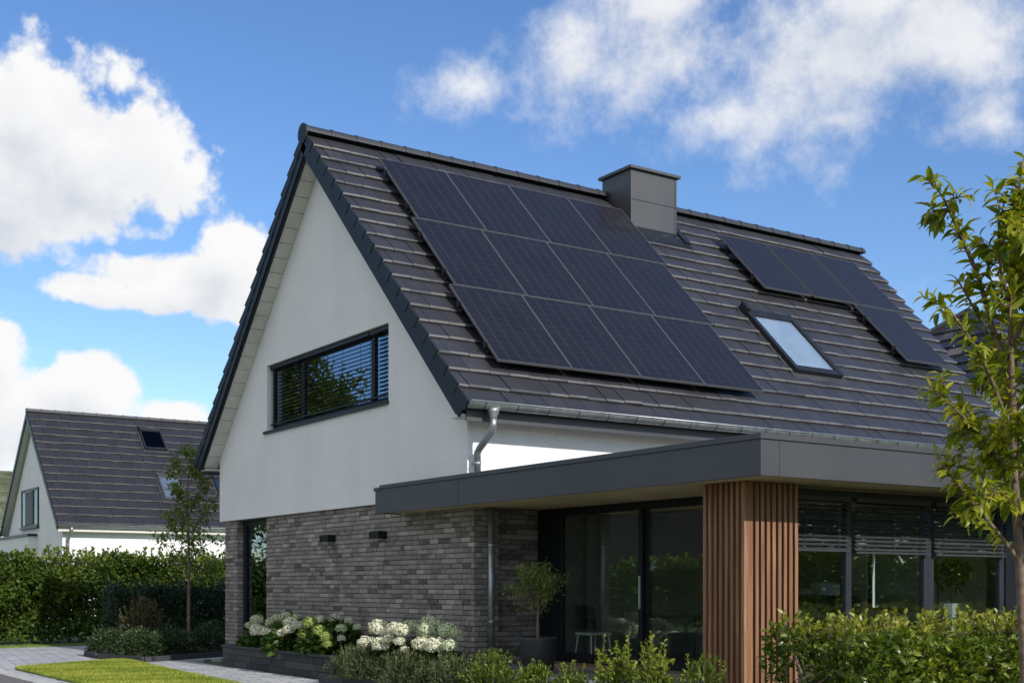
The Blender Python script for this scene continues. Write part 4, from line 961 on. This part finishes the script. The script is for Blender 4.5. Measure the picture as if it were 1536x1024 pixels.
# big tree across the road, mirrored in the upper window
r_ = np.random.default_rng(25)
def big_tree(base, h, ll, label, seed, m=9000, leaf=.24):
    r_ = np.random.default_rng(seed); o = thing('tree', base, label, 'tree'); q = MB()
    pts = tree_limbs(q, base, h, 2, r_, h*.018, .1, 34, .7, .25, ll); q.build('trunk', M['bark'], o)
    idx = r_.integers(0, len(pts), m); P = pts[idx] + r_.normal(0,.30,(m,3)); foliage('crown', P, rand_dirs(m,r_), r_.uniform(.6,1.2,m)*leaf, .6, LV['glow'], o, np.clip(.5+.4*(noise3(P,.8,seed)-.5)+r_.normal(0,.16,m),0,1))
big_tree((2.3, 44.0, 0), 10.6, 2.7, 'tall leafy tree across the road mirrored in the gable window', 25)
big_tree((0.2, 45.0, 0), 9.3, 2.3, 'shorter leafy tree beside the road mirrored low in the gable window', 26, 6000)

# foreground young tree at the right edge
r_ = np.random.default_rng(77); DT = 8.0
tb = at_depth(1541, 878, DT); tb = np.array((tb[0], tb[1], 0.0))
o = thing('tree', tb, 'young foreground tree with long drooping yellow green leaves', 'tree'); q = MB()
def PT(px, py, dd=0.0): return at_depth(px, py, DT+dd)
trunk = [tb, PT(1538, 1000), PT(1533, 900), PT(1527, 800), PT(1520, 700), PT(1519, 600), PT(1516, 520), PT(1516, 420), PT(1521, 330), PT(1533, 255), PT(1536, 235)]
q.tube(trunk, [.038,.034,.031,.028,.025,.021,.017,.014,.011,.008,.004], 10)
twigs = []
def limb(pts, r0, subs=0, sl=.4):
    pts = [np.array(p) for p in pts]; 
    # smooth the polyline
    fine = []
    for i in range(len(pts)-1):
        for t in np.linspace(0, 1, 4, endpoint=False): fine.append(pts[i]+(pts[i+1]-pts[i])*t)
    fine.append(pts[-1]); fine = np.array(fine)
    for _ in range(2): fine[1:-1] = (fine[:-2]+2*fine[1:-1]+fine[2:])/4
    nf = len(fine); q.tube(fine, [r0*(1-.85*i/(nf-1))+.0015 for i in range(nf)], 6); twigs.append((fine, .12))
    for s_ in range(subs):
        a = fine[int(r_.uniform(.25,.9)*(nf-1))]; d_ = unit(fine[-1]-fine[0]); e = a + (unit(d_*.7+r_.normal(0,.6,3)+np.array((0,0,.12))))*sl*r_.uniform(.5,1.1)
        q.tube([a, (a+e)/2+r_.normal(0,.015,3), e], [r0*.35, r0*.25, .002], 5); twigs.append((np.linspace(a, e, 8), .0))
        for _k in range(2):
            a2 = a+(e-a)*r_.uniform(.25,.75); e2 = a2 + unit(unit(e-a)+r_.normal(0,.65,3)+np.array((0,0,.15)))*sl*r_.uniform(.25,.5); q.tube([a2, e2], [r0*.2, .0015], 4); twigs.append((np.linspace(a2, e2, 6), .0))
limb([PT(1517,560), PT(1490,500,.1), PT(1470,420,.15), PT(1440,350,.1), PT(1417,300,.05), PT(1406,284)], .02, 6, .26)
limb([PT(1517,650), PT(1478,545,-.15), PT(1450,500,-.25), PT(1425,465,-.3), PT(1412,458,-.3)], .014, 3, .17)
limb([PT(1480,500,.05), PT(1460,460,.1), PT(1440,425,.05), PT(1432,415)], .010, 1, .2)
limb([PT(1521,720), PT(1500,690,-.2), PT(1460,640,-.35), PT(1432,612,-.4), PT(1418,600,-.4)], .016, 7, .24)
limb([PT(1523,760), PT(1500,700,.3), PT(1470,650,.45), PT(1440,620,.5)], .013, 4, .3)
limb([PT(1527,838), PT(1490,790,-.1), PT(1455,750,-.2), PT(1424,708,-.25), PT(1402,684,-.2)], .015, 5, .22)
limb([PT(1523,740), PT(1495,735,-.4), PT(1470,760,-.5), PT(1450,780,-.5)], .011, 3, .25)
limb([PT(1520,600), PT(1500,580,.4), PT(1485,560,.6), PT(1470,540,.7)], .011, 3, .3)
limb([PT(1517,470), PT(1500,400,-.2), PT(1497,340,-.3), PT(1510,290,-.3)], .012, 4, .3)
for (a, b2, c2, dd) in (((1520,620),(1575,540),(1610,440),.2),((1517,520),(1560,430),(1590,330),-.2),((1523,720),(1590,660),(1650,600),0),((1527,790),(1580,750),(1640,700),-.3),((1517,450),(1550,380),(1570,290),.2),((1521,690),(1560,640),(1590,560),-.5),((1526,770),(1560,720),(1600,690),.5)):
    limb([PT(*a), PT(*b2, dd), PT(*c2, dd)], .014, 6, .36)
for (a, b2) in (((1518,600),(1500,480)),((1519,640),(1555,560)),((1520,700),(1540,600)),((1517,520),(1530,400)),((1524,750),(1500,660)),((1516,440),(1540,330)),((1519,350),(1525,280))):
    limb([PT(*a), PT((a[0]+b2[0])/2+r_.normal(0,5), (a[1]+b2[1])/2, r_.normal(0,.3)), PT(*b2, r_.normal(0,.45))], .009, 4, .26)
twigs.append((np.array(trunk[6:]), .1))
q.build('trunk', M['bark_light'], o, smooth=True)
PP, DD, LL, CC, NN = [], [], [], [], []
for (tw, bare) in twigs:
    seg_l = np.linalg.norm(np.diff(tw, axis=0), axis=1); T_ = np.concatenate([[0], np.cumsum(seg_l)]); tot = T_[-1]
    t = tot*bare + .02; side = 1
    while t < tot:
        i = min(len(seg_l)-1, np.searchsorted(T_, t)-1); i = max(0, i); p = tw[i] + (tw[i+1]-tw[i])*((t-T_[i])/max(1e-6, seg_l[i])); d_ = unit(tw[i+1]-tw[i])
        lat = unit(np.cross(d_, r_.normal(size=3))); 
        dr = unit(lat*.72 + d_*.62 + np.array((0,0,-.30))*r_.uniform(-.3,1.7)); PP.append(p); DD.append(dr); LL.append(r_.uniform(.075,.135)*(1.05-.35*(t/tot))); CC.append(np.clip(r_.normal(.32+.38*(t/tot),.24),0,1)); NN.append(unit(np.array((0,0,1.0))+r_.normal(0,.35,3)))
        t += r_.uniform(.0095,.023); side = -side
foliage('crown', np.array(PP), np.array(DD), np.array(LL), .38, LV['cherry'], o, np.array(CC), LONG, nrm=np.array(NN), smooth=True)

# ------------------------------------------------------------------ neighbouring houses
def simple_gable(root, xw, y0, y1, ze, zr, xlen, ov, tile, wall, rowp=.62, tw=.55, hip=False):
    ry = (y0+y1)/2
    w = MB(); w.prism([(y0,-.1),(y1,-.1),(y1,ze-.2),(ry,zr-.45),(y0,ze-.2)], xw, xw+xlen, 'x'); w.build('wall', wall, root)
    sl = (zr-ze)/((y1-y0)/2+.5); run = ((y1-y0)/2+.5)*math.sqrt(1+sl*sl)
    q = MB(); rows = int(round(run/rowp)); pitch = run/rows
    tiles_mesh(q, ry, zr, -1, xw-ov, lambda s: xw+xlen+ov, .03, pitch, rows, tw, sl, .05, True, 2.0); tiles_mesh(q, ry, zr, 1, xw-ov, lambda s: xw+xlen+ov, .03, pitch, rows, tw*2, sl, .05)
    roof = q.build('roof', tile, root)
    q = MB(); e = (y1-y0)/2+.5
    for sg in (-1,1):
        q.prism([(ry, zr-.03),(ry+sg*e, ze-.03),(ry+sg*e, ze-.33),(ry, zr-.36)][::(1 if sg<0 else -1)], xw-ov-.03, xw-ov+.03, 'x')
    q.build('barge_board', M['dark_metal'], roof)
    q = MB()
    for sg in (-1,1):
        q.prism([(ry, zr-.12),(ry+sg*e, ze-.12),(ry+sg*e, ze-.27),(ry, zr-.27)][::(1 if sg<0 else -1)], xw-ov+.031, xw+xlen+ov-.05, 'x')
    q.build('soffit', M['soffit'], roof)
    q = MB(); q.tube([(xw-ov-.03, ry, zr+.02),(xw+xlen+ov, ry, zr+.02)], .13, 10)
    x = xw-ov
    while x < xw+xlen: q.tube([(x, ry, zr+.02),(x+.07, ry, zr+.02)], .15, 10); x += .7
    q.build('ridge_cap', tile, roof)
    return roof, ry, sl, e
N2 = thing('gabled_house', (16.1, 62.1, 0), 'neighbouring white gabled house behind the tall hedge, with two roof windows in view', 'house')
roof2, ry2, sl2, e2 = simple_gable(N2, 16.12, 62.08, 73.08, 4.68, 10.62, 16.0, .36, M['tile_far'], M['plaster_far'])
q = MB(); gutter(q, 61.50, 4.60, 15.76, 32.2, .13); q.build('gutter', M['zinc'], N2, smooth=True)
q = MB(); q.tube([(16.4,61.5,4.5),(16.4,61.5,4.3),(16.35,61.95,3.9),(16.35,61.97,3.7),(16.35,61.97,0)], .075, 10); q.build('downpipe', M['zinc'], N2, smooth=True)
q = MB(); q.box(15.8, 61.62, 4.28, 32.2, 61.66, 4.58); q.box(15.8, 61.661, 4.30, 32.2, 62.08, 4.34); q.build('eaves_board', M['soffit'], N2)
roof_window(N2, 21.25, 22.45, 1.0, 2.65, ry2, 10.62, .06, gmat=M['glass_dim'])
roof_window(N2, 21.35, 22.55, 4.65, 6.6, ry2, 10.62, .06, blind_to=.42, fr=M['chimney'], inner=M['blind_grey'])
roof_window(N2, 24.35, 25.5, 4.65, 6.6, ry2, 10.62, .06)
f = MB(); f.box(16.05, 66.5, 4.72, 16.119, 66.6, 6.7); f.box(16.05, 69.9, 4.72, 16.119, 70.0, 6.7); f.box(16.05, 66.6, 6.58, 16.119, 69.9, 6.7); f.box(16.05, 66.6, 4.72, 16.119, 69.9, 4.84)
f.box(16.05, 69.0, 4.84, 16.119, 69.12, 6.58); f.box(16.05, 67.4, 4.84, 16.119, 67.52, 6.58); wn = f.build('window', M['frame'], N2)
for a0, a1 in ((66.6,67.4),(69.12,69.9)):
    q = MB(); q.box(16.08, a0, 4.84, 16.10, a1, 6.58); q.build('glass', M['glass_dim'], wn)
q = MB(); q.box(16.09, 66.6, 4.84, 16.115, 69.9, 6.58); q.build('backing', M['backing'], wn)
blind(67.55, 68.98, 4.9, 6.5, 16.05, math.radians(50), .08, .07, th=.004).build('blind', M['blind_grey'], wn)
q = MB(); q.box(15.98, 66.4, 4.64, 16.119, 70.1, 4.719); q.build('sill', M['dark_metal'], wn)
q = MB(); q.box(15.7, 66.9, 3.0, 16.119, 75.5, 4.22); bay = q.build('bay', M['plaster_far'], N2)
q = MB(); q.box(15.62, 66.8, 4.222, 16.119, 75.6, 4.34); q.box(15.75, 66.5, 2.86, 16.119, 75.4, 2.998); q.build('roof_edge', M['dark_metal'], bay)
q = MB(); q.box(15.95, 67.6, 0, 16.119, 75.4, 2.85); q.build('recessed_wall', M['plaster_far'], bay)
# old house with a mossy roof, far left
N4 = thing('old_house', (19, 108, 0), 'distant old house with a mossy grey green roof', 'house')
simple_gable(N4, 15.0, 98.0, 112.0, 6.0, 10.6, 22.0, .3, M['tile_moss'], M['plaster_far'], .8, .8)
# house on the right behind the main roof, hipped roof
N3 = thing('hipped_house', (35, 25, 0), 'white house with a dark hipped roof glimpsed behind the young tree', 'house')
ap = at_depth(1452, 470, 42.0); hx, hy = ap[0], ap[1]; hz = ap[2]
ez = hz-3.2; xa, xb, ya, yb = hx-3.6, hx+13, hy-4.6, hy+4.6
q = MB(); q.box(xa+.5, ya+.5, -.1, xb-.5, yb-.5, ez+.05); q.build('wall', M['plaster_far'], N3)
q = MB(); rows = 9
A = [np.array((xa,ya,ez)), np.array((xb,ya,ez)), np.array((xb,yb,ez)), np.array((xa,yb,ez))]; B1 = np.array((hx,hy,hz)); B2 = np.array((xb-3.6,hy,hz))
def course(mb, a, b2, c, d):
    """tile courses on a roof plane: a,b eaves ends; d,c ridge ends"""
    nrm = unit(np.cross(b2-a, d-a)); nrm = nrm if nrm[2] > 0 else -nrm
    for i in range(rows):
        t0, t1 = i/rows, (i+1)/rows+.01
        l0, r0, l1, r1 = a+(d-a)*t0, b2+(c-b2)*t0, a+(d-a)*t1, b2+(c-b2)*t1
        m = max(1, int(np.linalg.norm(r0-l0)/.6))
        for j in range(m):
            u0, u1 = j/m, (j+1)/m-.006
            h0, h1 = .075+random.gauss(0,.006), .01
            V = [l0+(r0-l0)*u0+nrm*h0, l0+(r0-l0)*u1+nrm*h0, l1+(r1-l1)*u1+nrm*h1, l1+(r1-l1)*u0+nrm*h1, l0+(r0-l0)*u0, l0+(r0-l0)*u1]
            mb.add(V, [(0,1,2,3),(4,5,1,0)], random.random())
course(q, A[0], A[1], B2, B1); course(q, A[2], A[3], B1, B2); course(q, A[3], A[0], B1, B1); course(q, A[1], A[2], B2, B2)
rf = q.build('roof', M['tile_far'], N3)
q = MB()
for a_, b_ in ((A[0],B1),(A[3],B1),(B1,B2),(B2,A[1]),(B2,A[2])): q.tube([a_+(0,0,.08), b_+(0,0,.08)], .11, 8)
q.build('hip_cap', M['tile_far'], rf)
# brown brick house across the road, mirrored in the sliding door
N5 = thing('brick_house', (-21, 49, 0), 'dark brick house with a dark roof across the road, mirrored in the sliding door', 'house')
simple_gable(N5, -27.0, 38.0, 60.0, 5.0, 12.0, 12.0, .3, M['tile_far'], M['red_brick'])
for (yy, zz) in ((41.5,1.4),(46.5,1.4),(53.5,1.4),(46.0,5.2),(51.5,5.2)):
    f = MB(); f.box(-14.98, yy-.7, zz, -14.88, yy-.6, zz+1.5); f.box(-14.98, yy+.6, zz, -14.88, yy+.7, zz+1.5); f.box(-14.98, yy-.6, zz+1.4, -14.88, yy+.6, zz+1.5); f.box(-14.98, yy-.6, zz, -14.88, yy+.6, zz+.1); wn = f.build('window', M['white_paint'], N5)
    q = MB(); q.box(-14.97, yy-.6, zz+.1, -14.95, yy+.6, zz+1.4); q.build('glass', M['glass_up'], wn)

# ------------------------------------------------------------------ things inside the living room
FZ = .451
o = thing('shelf_unit', (18.7, 17.2, FZ), 'dark two tier shelf unit against the back wall of the living room', 'shelf')
for z in (.98, 1.47):
    q = MB(); q.box(17.9, 16.95, z, 19.8, 17.48, z+.04); q.build('shelf_board', M['shelf'], o)
for x in (17.9, 19.75):
    q = MB(); q.box(x, 16.95, FZ, x+.05, 17.48, .979); q.box(x, 16.95, 1.021, x+.05, 17.48, 1.469); q.build('side_panel', M['shelf'], o)
def item(name, mb, mat, label, cat, base, bevel=.02):
    o = mb.build(name, mat, None, bevel=bevel, loc=base); tag(o, label, cat); return o
q = MB(); q.box(18.75,17.0,1.512, 19.3,17.3,1.74); q.box(18.8,17.05,1.741,19.25,17.25,1.77); item('storage_box', q, M['white_paint'], 'white lidded box on top of the living room shelf', 'box', (19.0,17.1,1.512))
q = MB(); q.lathe((18.45,17.15,1.512), [(.16,0),(.2,.05),(.12,.12),(.05,.14)], 20); item('bowl', q, M['white_paint'], 'low pale bowl on the shelf top beside the white box', 'bowl', (18.45,17.15,1.512))
q = MB(); q.lathe((18.12,17.15,1.512), [(.07,0),(.09,.06),(.06,.15),(.07,.17)], 20); item('vase', q, M['white_paint'], 'small pale vase at the near end of the shelf top', 'vase', (18.12,17.15,1.512))
q = MB(); q.box(18.05,17.0,1.022, 18.35,17.3,1.25); q.box(18.06,16.995,1.03,18.34,16.999,1.24); item('storage_box', q, M['pot_pale'], 'pale box on the lower shelf level', 'box', (18.2,17.1,1.022))
q = MB(); q.lathe((18.7,17.15,1.022), [(.10,0),(.13,.08),(.09,.2),(.05,.22)], 20); item('vase', q, M['pot_pale'], 'rounded pale vase on the lower shelf level', 'vase', (18.7,17.15,1.022))
q = MB(); q.box(19.0,17.0,1.022,19.5,17.35,1.10); q.box(19.03,17.02,1.101,19.45,17.32,1.13); item('book_stack', q, M['white_paint'], 'two white books lying flat on the lower shelf level', 'books', (19.2,17.2,1.022), .005)
# plant on a stand behind the right front window
o = thing('plant_stand', (16.42,12.28,FZ), 'low dark stand carrying the houseplant behind the front window', 'stand')
q = MB(); q.box(16.07,12.03,1.03,16.77,12.53,1.07); q.build('top', M['shelf'], o)
for (x,y) in ((16.10,12.06),(16.70,12.06),(16.10,12.46),(16.70,12.46)):
    q = MB(); q.box(x,y,FZ,x+.05,y+.05,1.029); q.build('leg', M['shelf'], o)
pb = (16.42,12.28,1.071)
o = thing('houseplant', pb, 'leafy houseplant in a pale tapered pot behind the front window', 'houseplant')
q = MB(); q.lathe(pb, [(.115,0),(.165,.34),(.165,.36),(.145,.36),(.14,.32)], 8); q.build('pot', M['pot_pale'], o)
r_ = np.random.default_rng(91); q = MB(); pts = tree_limbs(q, (pb[0],pb[1],pb[2]+.32), .62, 2, r_, .012, .3, 11, 1.0, .1, .44); q.build('stems', M['stem'], o)
m = 420; P = pts[r_.integers(0,len(pts),m)]+r_.normal(0,.02,(m,3)); foliage('foliage', P, rand_dirs(m,r_)+np.array((0,0,-.2)), r_.uniform(.07,.13,m), .5, LV['sprig'], o, np.clip(r_.normal(.6,.2,m),0,1), MED)
# curtain at the right window
q = MB(); V = []; nx = 28
for i in range(nx+1):
    x = 16.60+i*.014; yy = 11.80+.03*math.sin(i*1.5); V += [(x,yy,FZ),(x,yy,2.9),(x,yy+.012,FZ),(x,yy+.012,2.9)]
F = [(4*i,4*i+4,4*i+5,4*i+1) for i in range(nx)] + [(4*i+2,4*i+3,4*i+7,4*i+6) for i in range(nx)]
q.add(V, F); oc = q.build('curtain', M['curtain'], None, smooth=True, loc=(16.8,11.80,FZ)); tag(oc, 'pale linen curtain gathered at the right end of the front windows', 'curtain')
# chair and dining table by the sliding door
ctr = np.array((12.98, 16.75, FZ)); o = thing('dining_chair', ctr, 'white dining chair with thin legs just inside the sliding door', 'chair')
q = MB(); q.box(ctr[0]-.22,ctr[1]-.22,FZ+.43,ctr[0]+.22,ctr[1]+.22,FZ+.47); q.build('seat', M['white_paint'], o, bevel=.015)
q = MB(); q.obox(ctr+np.array((0,.22,.72)), (.21,0,0), (0,.015,0), (0,.03,.20)); q.build('backrest', M['pot'], o, bevel=.012)
for (sx, sy) in ((-1,-1),(1,-1),(-1,1),(1,1)):
    q = MB(); q.tube([ctr+np.array((sx*.18,sy*.18,.43)), ctr+np.array((sx*.22,sy*.23,0))], [.016,.012], 8); q.build('leg', M['white_paint'], o)
o = thing('dining_table', (14.6,15.6,FZ), 'dark dining table inside the extension', 'table')
q = MB(); q.box(13.7,15.1,FZ+.72,15.6,16.1,FZ+.76); q.build('tabletop', M['shelf'], o, bevel=.01)
for (x,y) in ((13.8,15.2),(15.45,15.2),(13.8,15.95),(15.45,15.95)):
    q = MB(); q.box(x,y,FZ,x+.06,y+.06,FZ+.719); q.build('leg', M['shelf'], o)

# ------------------------------------------------------------------ light and sky
SUN = np.array((0.09, -1.0, 0.61)); SUN = SUN/np.linalg.norm(SUN)
ld = bpy.data.lights.new('sun', 'SUN'); lo = bpy.data.objects.new('sun', ld); COL.objects.link(lo)
ld.energy = 3.7; ld.angle = math.radians(0.55); ld.color = (1.0, 0.962, 0.90)
lo.rotation_euler = Vector(SUN).to_track_quat('Z', 'Y').to_euler(); lo.location = (5, -20, 30)
world = bpy.data.worlds.new('World'); scene.world = world; world.use_nodes = True
nt = world.node_tree; N, L = nt.nodes, nt.links
bg = N['Background']
sky = N.new('ShaderNodeTexSky'); sky.sky_type = 'NISHITA'; sky.sun_disc = False
sky.sun_elevation = math.asin(SUN[2]); sky.sun_rotation = math.atan2(SUN[0], SUN[1]); sky.air_density = 1.0; sky.dust_density = 0.25; sky.ozone_density = 2.2; sky.altitude = 300
SKY_STR = 0.15
def sph(px, py):
    d = ray(px, py); d = d/np.linalg.norm(d); return math.atan2(d[1], d[0]), math.asin(d[2])
# clouds as soft lobes in azimuth/elevation: px, py, rx, ry (rx, ry in px of angular size), weight
CL = [(30,280,190,95,1.25),(150,235,140,95,1.15),(40,150,150,80,.95),(262,295,75,48,.95),(190,110,90,50,.55),(40,330,170,50,1.15),
      (350,392,62,48,1.2),(262,424,135,38,1.2),(150,446,88,24,1.1),(330,446,110,30,1.1),
      (-10,540,60,60,1.0),(80,612,140,52,1.15),(150,582,66,40,1.15),(250,625,56,30,1.15),(40,690,200,40,.8),(120,650,140,34,1.1),
      (850,75,120,75,.70),(700,130,100,46,.60),(1040,75,210,120,.86),(1100,160,180,70,.95),(1250,110,250,120,1.0),(1440,60,200,105,.92),(1000,-10,190,70,.76),(1250,190,170,52,.78),(1330,0,320,80,.95),(1470,200,120,45,.62),
      (1450,450,90,40,.42),(1520,430,60,60,.42),(1700,300,160,60,.8),(-300,250,200,90,1.0),(-250,560,200,70,1.0)]
grp = bpy.data.node_groups.new('cloud_field', 'ShaderNodeTree')
grp.interface.new_socket('Vector', in_out='INPUT', socket_type='NodeSocketVector'); grp.interface.new_socket('Density', in_out='OUTPUT', socket_type='NodeSocketFloat')
GN, GL = grp.nodes, grp.links
gi = GN.new('NodeGroupInput'); go = GN.new('NodeGroupOutput')
def math_(op, a, b=None, c=None, clamp=False):
    n = GN.new('ShaderNodeMath'); n.operation = op; n.use_clamp = clamp
    for i, v in enumerate((a, b, c)):
        if v is None: continue
        if isinstance(v, (int, float)): n.inputs[i].default_value = v
        else: GL.new(v, n.inputs[i])
    return n.outputs[0]
sp = GN.new('ShaderNodeSeparateXYZ'); GL.new(gi.outputs[0], sp.inputs[0])
az = math_('ARCTAN2', sp.outputs[1], sp.outputs[0]); el = math_('ARCSINE', sp.outputs[2])
wn_ = GN.new('ShaderNodeTexNoise'); wn_.inputs['Scale'].default_value = 7.0; wn_.inputs['Detail'].default_value = 4; GL.new(gi.outputs[0], wn_.inputs['Vector'])
ws = GN.new('ShaderNodeSeparateXYZ'); GL.new(wn_.outputs['Color'], ws.inputs[0])
az2 = math_('MULTIPLY_ADD', math_('SUBTRACT', ws.outputs[0], .5), .075, az); el2 = math_('MULTIPLY_ADD', math_('SUBTRACT', ws.outputs[1], .5), .055, el)
cb = GN.new('ShaderNodeCombineXYZ'); GL.new(az2, cb.inputs[0]); GL.new(el2, cb.inputs[1])
FILL_CLOUDS = [(172,20,30,14,1.5),(-150,30,30,18,1.2),(160,58,34,20,1.4),(-110,55,40,20,1.3),(-175,70,60,14,1.3),(-75,24,24,12,1.2),(160,28,20,12,1.2),(178,45,24,14,1.2),(-165,24,22,11,1.2),(-140,48,26,14,1.15),(150,62,24,12,1.1),(-118,26,18,10,1.0),(-178,12,26,6,1.1),(-60,30,16,8,1.0),(-20,34,18,9,.9)]  # unseen cloud lobes added out of view to brighten the shaded walls
FILL_CLOUDS = FILL_CLOUDS + [(a-360 if a > 0 else a+360, e, ra, re, w_) for (a, e, ra, re, w_) in FILL_CLOUDS if abs(a) > 130]
CL = CL + [(math.radians(a), math.radians(e), FPX*math.radians(ra), FPX*math.radians(re), -w_) for (a, e, ra, re, w_) in FILL_CLOUDS]
def lobes(rows):
    acc = None
    for (px, py, rx, ry, wgt) in rows:
        a0, e0 = sph(px, py) if wgt > 0 else (px, py)
        mp = GN.new('ShaderNodeVectorMath'); mp.operation = 'SUBTRACT'; GL.new(cb.outputs[0], mp.inputs[0]); mp.inputs[1].default_value = (a0, e0, 0)
        m2 = GN.new('ShaderNodeVectorMath'); m2.operation = 'MULTIPLY'; GL.new(mp.outputs[0], m2.inputs[0]); m2.inputs[1].default_value = (FPX/rx, FPX/ry, 0)
        ln = GN.new('ShaderNodeVectorMath'); ln.operation = 'LENGTH'; GL.new(m2.outputs[0], ln.inputs[0])
        v = math_('MULTIPLY', math_('SUBTRACT', 1.25, ln.outputs['Value']), abs(wgt))
        acc = v if acc is None else math_('SMOOTH_MAX', acc, v, .12)
    return math_('MAXIMUM', acc, -.8)
cumulus = [c_ for c_ in CL if c_[4] < 0 or c_[0] < 420]; wisps = [c_ for c_ in CL if c_[4] > 0 and c_[0] >= 420]
n1 = GN.new('ShaderNodeTexNoise'); n1.inputs['Scale'].default_value = 17; n1.inputs['Detail'].default_value = 7; n1.inputs['Roughness'].default_value = .58; GL.new(gi.outputs[0], n1.inputs['Vector'])
ns = GN.new('ShaderNodeSeparateColor'); GL.new(n1.outputs['Color'], ns.inputs[0])
n2_ = GN.new('ShaderNodeTexNoise'); n2_.inputs['Scale'].default_value = 12; n2_.inputs['Detail'].default_value = 9; n2_.inputs['Roughness'].default_value = .64; GL.new(gi.outputs[0], n2_.inputs['Vector'])
bil = math_('ABSOLUTE', math_('SUBTRACT', ns.outputs[0], .5))      # rounded billows with creases
dc = math_('ADD', lobes(cumulus), math_('MULTIPLY', math_('SUBTRACT', bil, .095), 3.0)); dc = math_('ADD', dc, math_('MULTIPLY', math_('SUBTRACT', ns.outputs[1], .5), 1.5))
dw = math_('ADD', lobes(wisps), math_('MULTIPLY', math_('SUBTRACT', n2_.outputs['Fac'], .55), 3.3))
GL.new(math_('MAXIMUM', dc, dw), go.inputs[0])
grp.interface.new_socket('Cover', in_out='OUTPUT', socket_type='NodeSocketFloat')
def sstep(v, a, b):
    q = GN.new('ShaderNodeMapRange'); q.interpolation_type = 'SMOOTHSTEP'; q.inputs['From Min'].default_value = a; q.inputs['From Max'].default_value = b; GL.new(v, q.inputs['Value']); return q.outputs[0]
GL.new(math_('MAXIMUM', sstep(dc, .0, .50), math_('MULTIPLY', sstep(dw, .0, 1.25), .94)), go.inputs[1])
tc = N.new('ShaderNodeTexCoord')
c1 = N.new('ShaderNodeGroup'); c1.node_tree = grp; L.new(tc.outputs['Generated'], c1.inputs[0])
off = N.new('ShaderNodeVectorMath'); off.operation = 'ADD'; L.new(tc.outputs['Generated'], off.inputs[0]); off.inputs[1].default_value = (0.012, -0.010, 0.030)
c2 = N.new('ShaderNodeGroup'); c2.node_tree = grp; L.new(off.outputs[0], c2.inputs[0])
sh = N.new('ShaderNodeMapRange'); sh.inputs['From Min'].default_value = -.1; sh.inputs['From Max'].default_value = 1.6; L.new(c2.outputs[0], sh.inputs['Value'])
cr = N.new('ShaderNodeValToRGB'); e = cr.color_ramp.elements; e[0].position = 0; e[0].color = (1.0, 1.0, 1.0, 1); e[1].position = 1; e[1].color = (.70, .745, .82, 1)
x_ = e.new(.45); x_.color = (.91, .92, .945, 1); L.new(sh.outputs[0], cr.inputs['Fac'])
csc = N.new('ShaderNodeVectorMath'); csc.operation = 'SCALE'; csc.inputs['Scale'].default_value = .84/SKY_STR; L.new(cr.outputs[0], csc.inputs[0])
hs = N.new('ShaderNodeHueSaturation'); hs.inputs['Saturation'].default_value = 1.2; hs.inputs['Value'].default_value = 0.97; hs.inputs['Hue'].default_value = 0.508; L.new(sky.outputs[0], hs.inputs['Color'])
mx = N.new('ShaderNodeMix'); mx.data_type = 'RGBA'; mx.clamp_factor = True
L.new(c1.outputs[1], mx.inputs['Factor']); L.new(hs.outputs[0], mx.inputs[6]); L.new(csc.outputs[0], mx.inputs[7])
L.new(mx.outputs[2], bg.inputs['Color']); bg.inputs['Strength'].default_value = SKY_STR

scene.view_settings.view_transform = 'Standard'; scene.view_settings.look = 'None'; scene.view_settings.exposure = 0.2; scene.view_settings.gamma = 1.0
scene.cycles.max_bounces = 10; scene.cycles.transparent_max_bounces = 24; scene.cycles.glossy_bounces = 4
try: scene.cycles.use_denoising = True
except Exception: pass
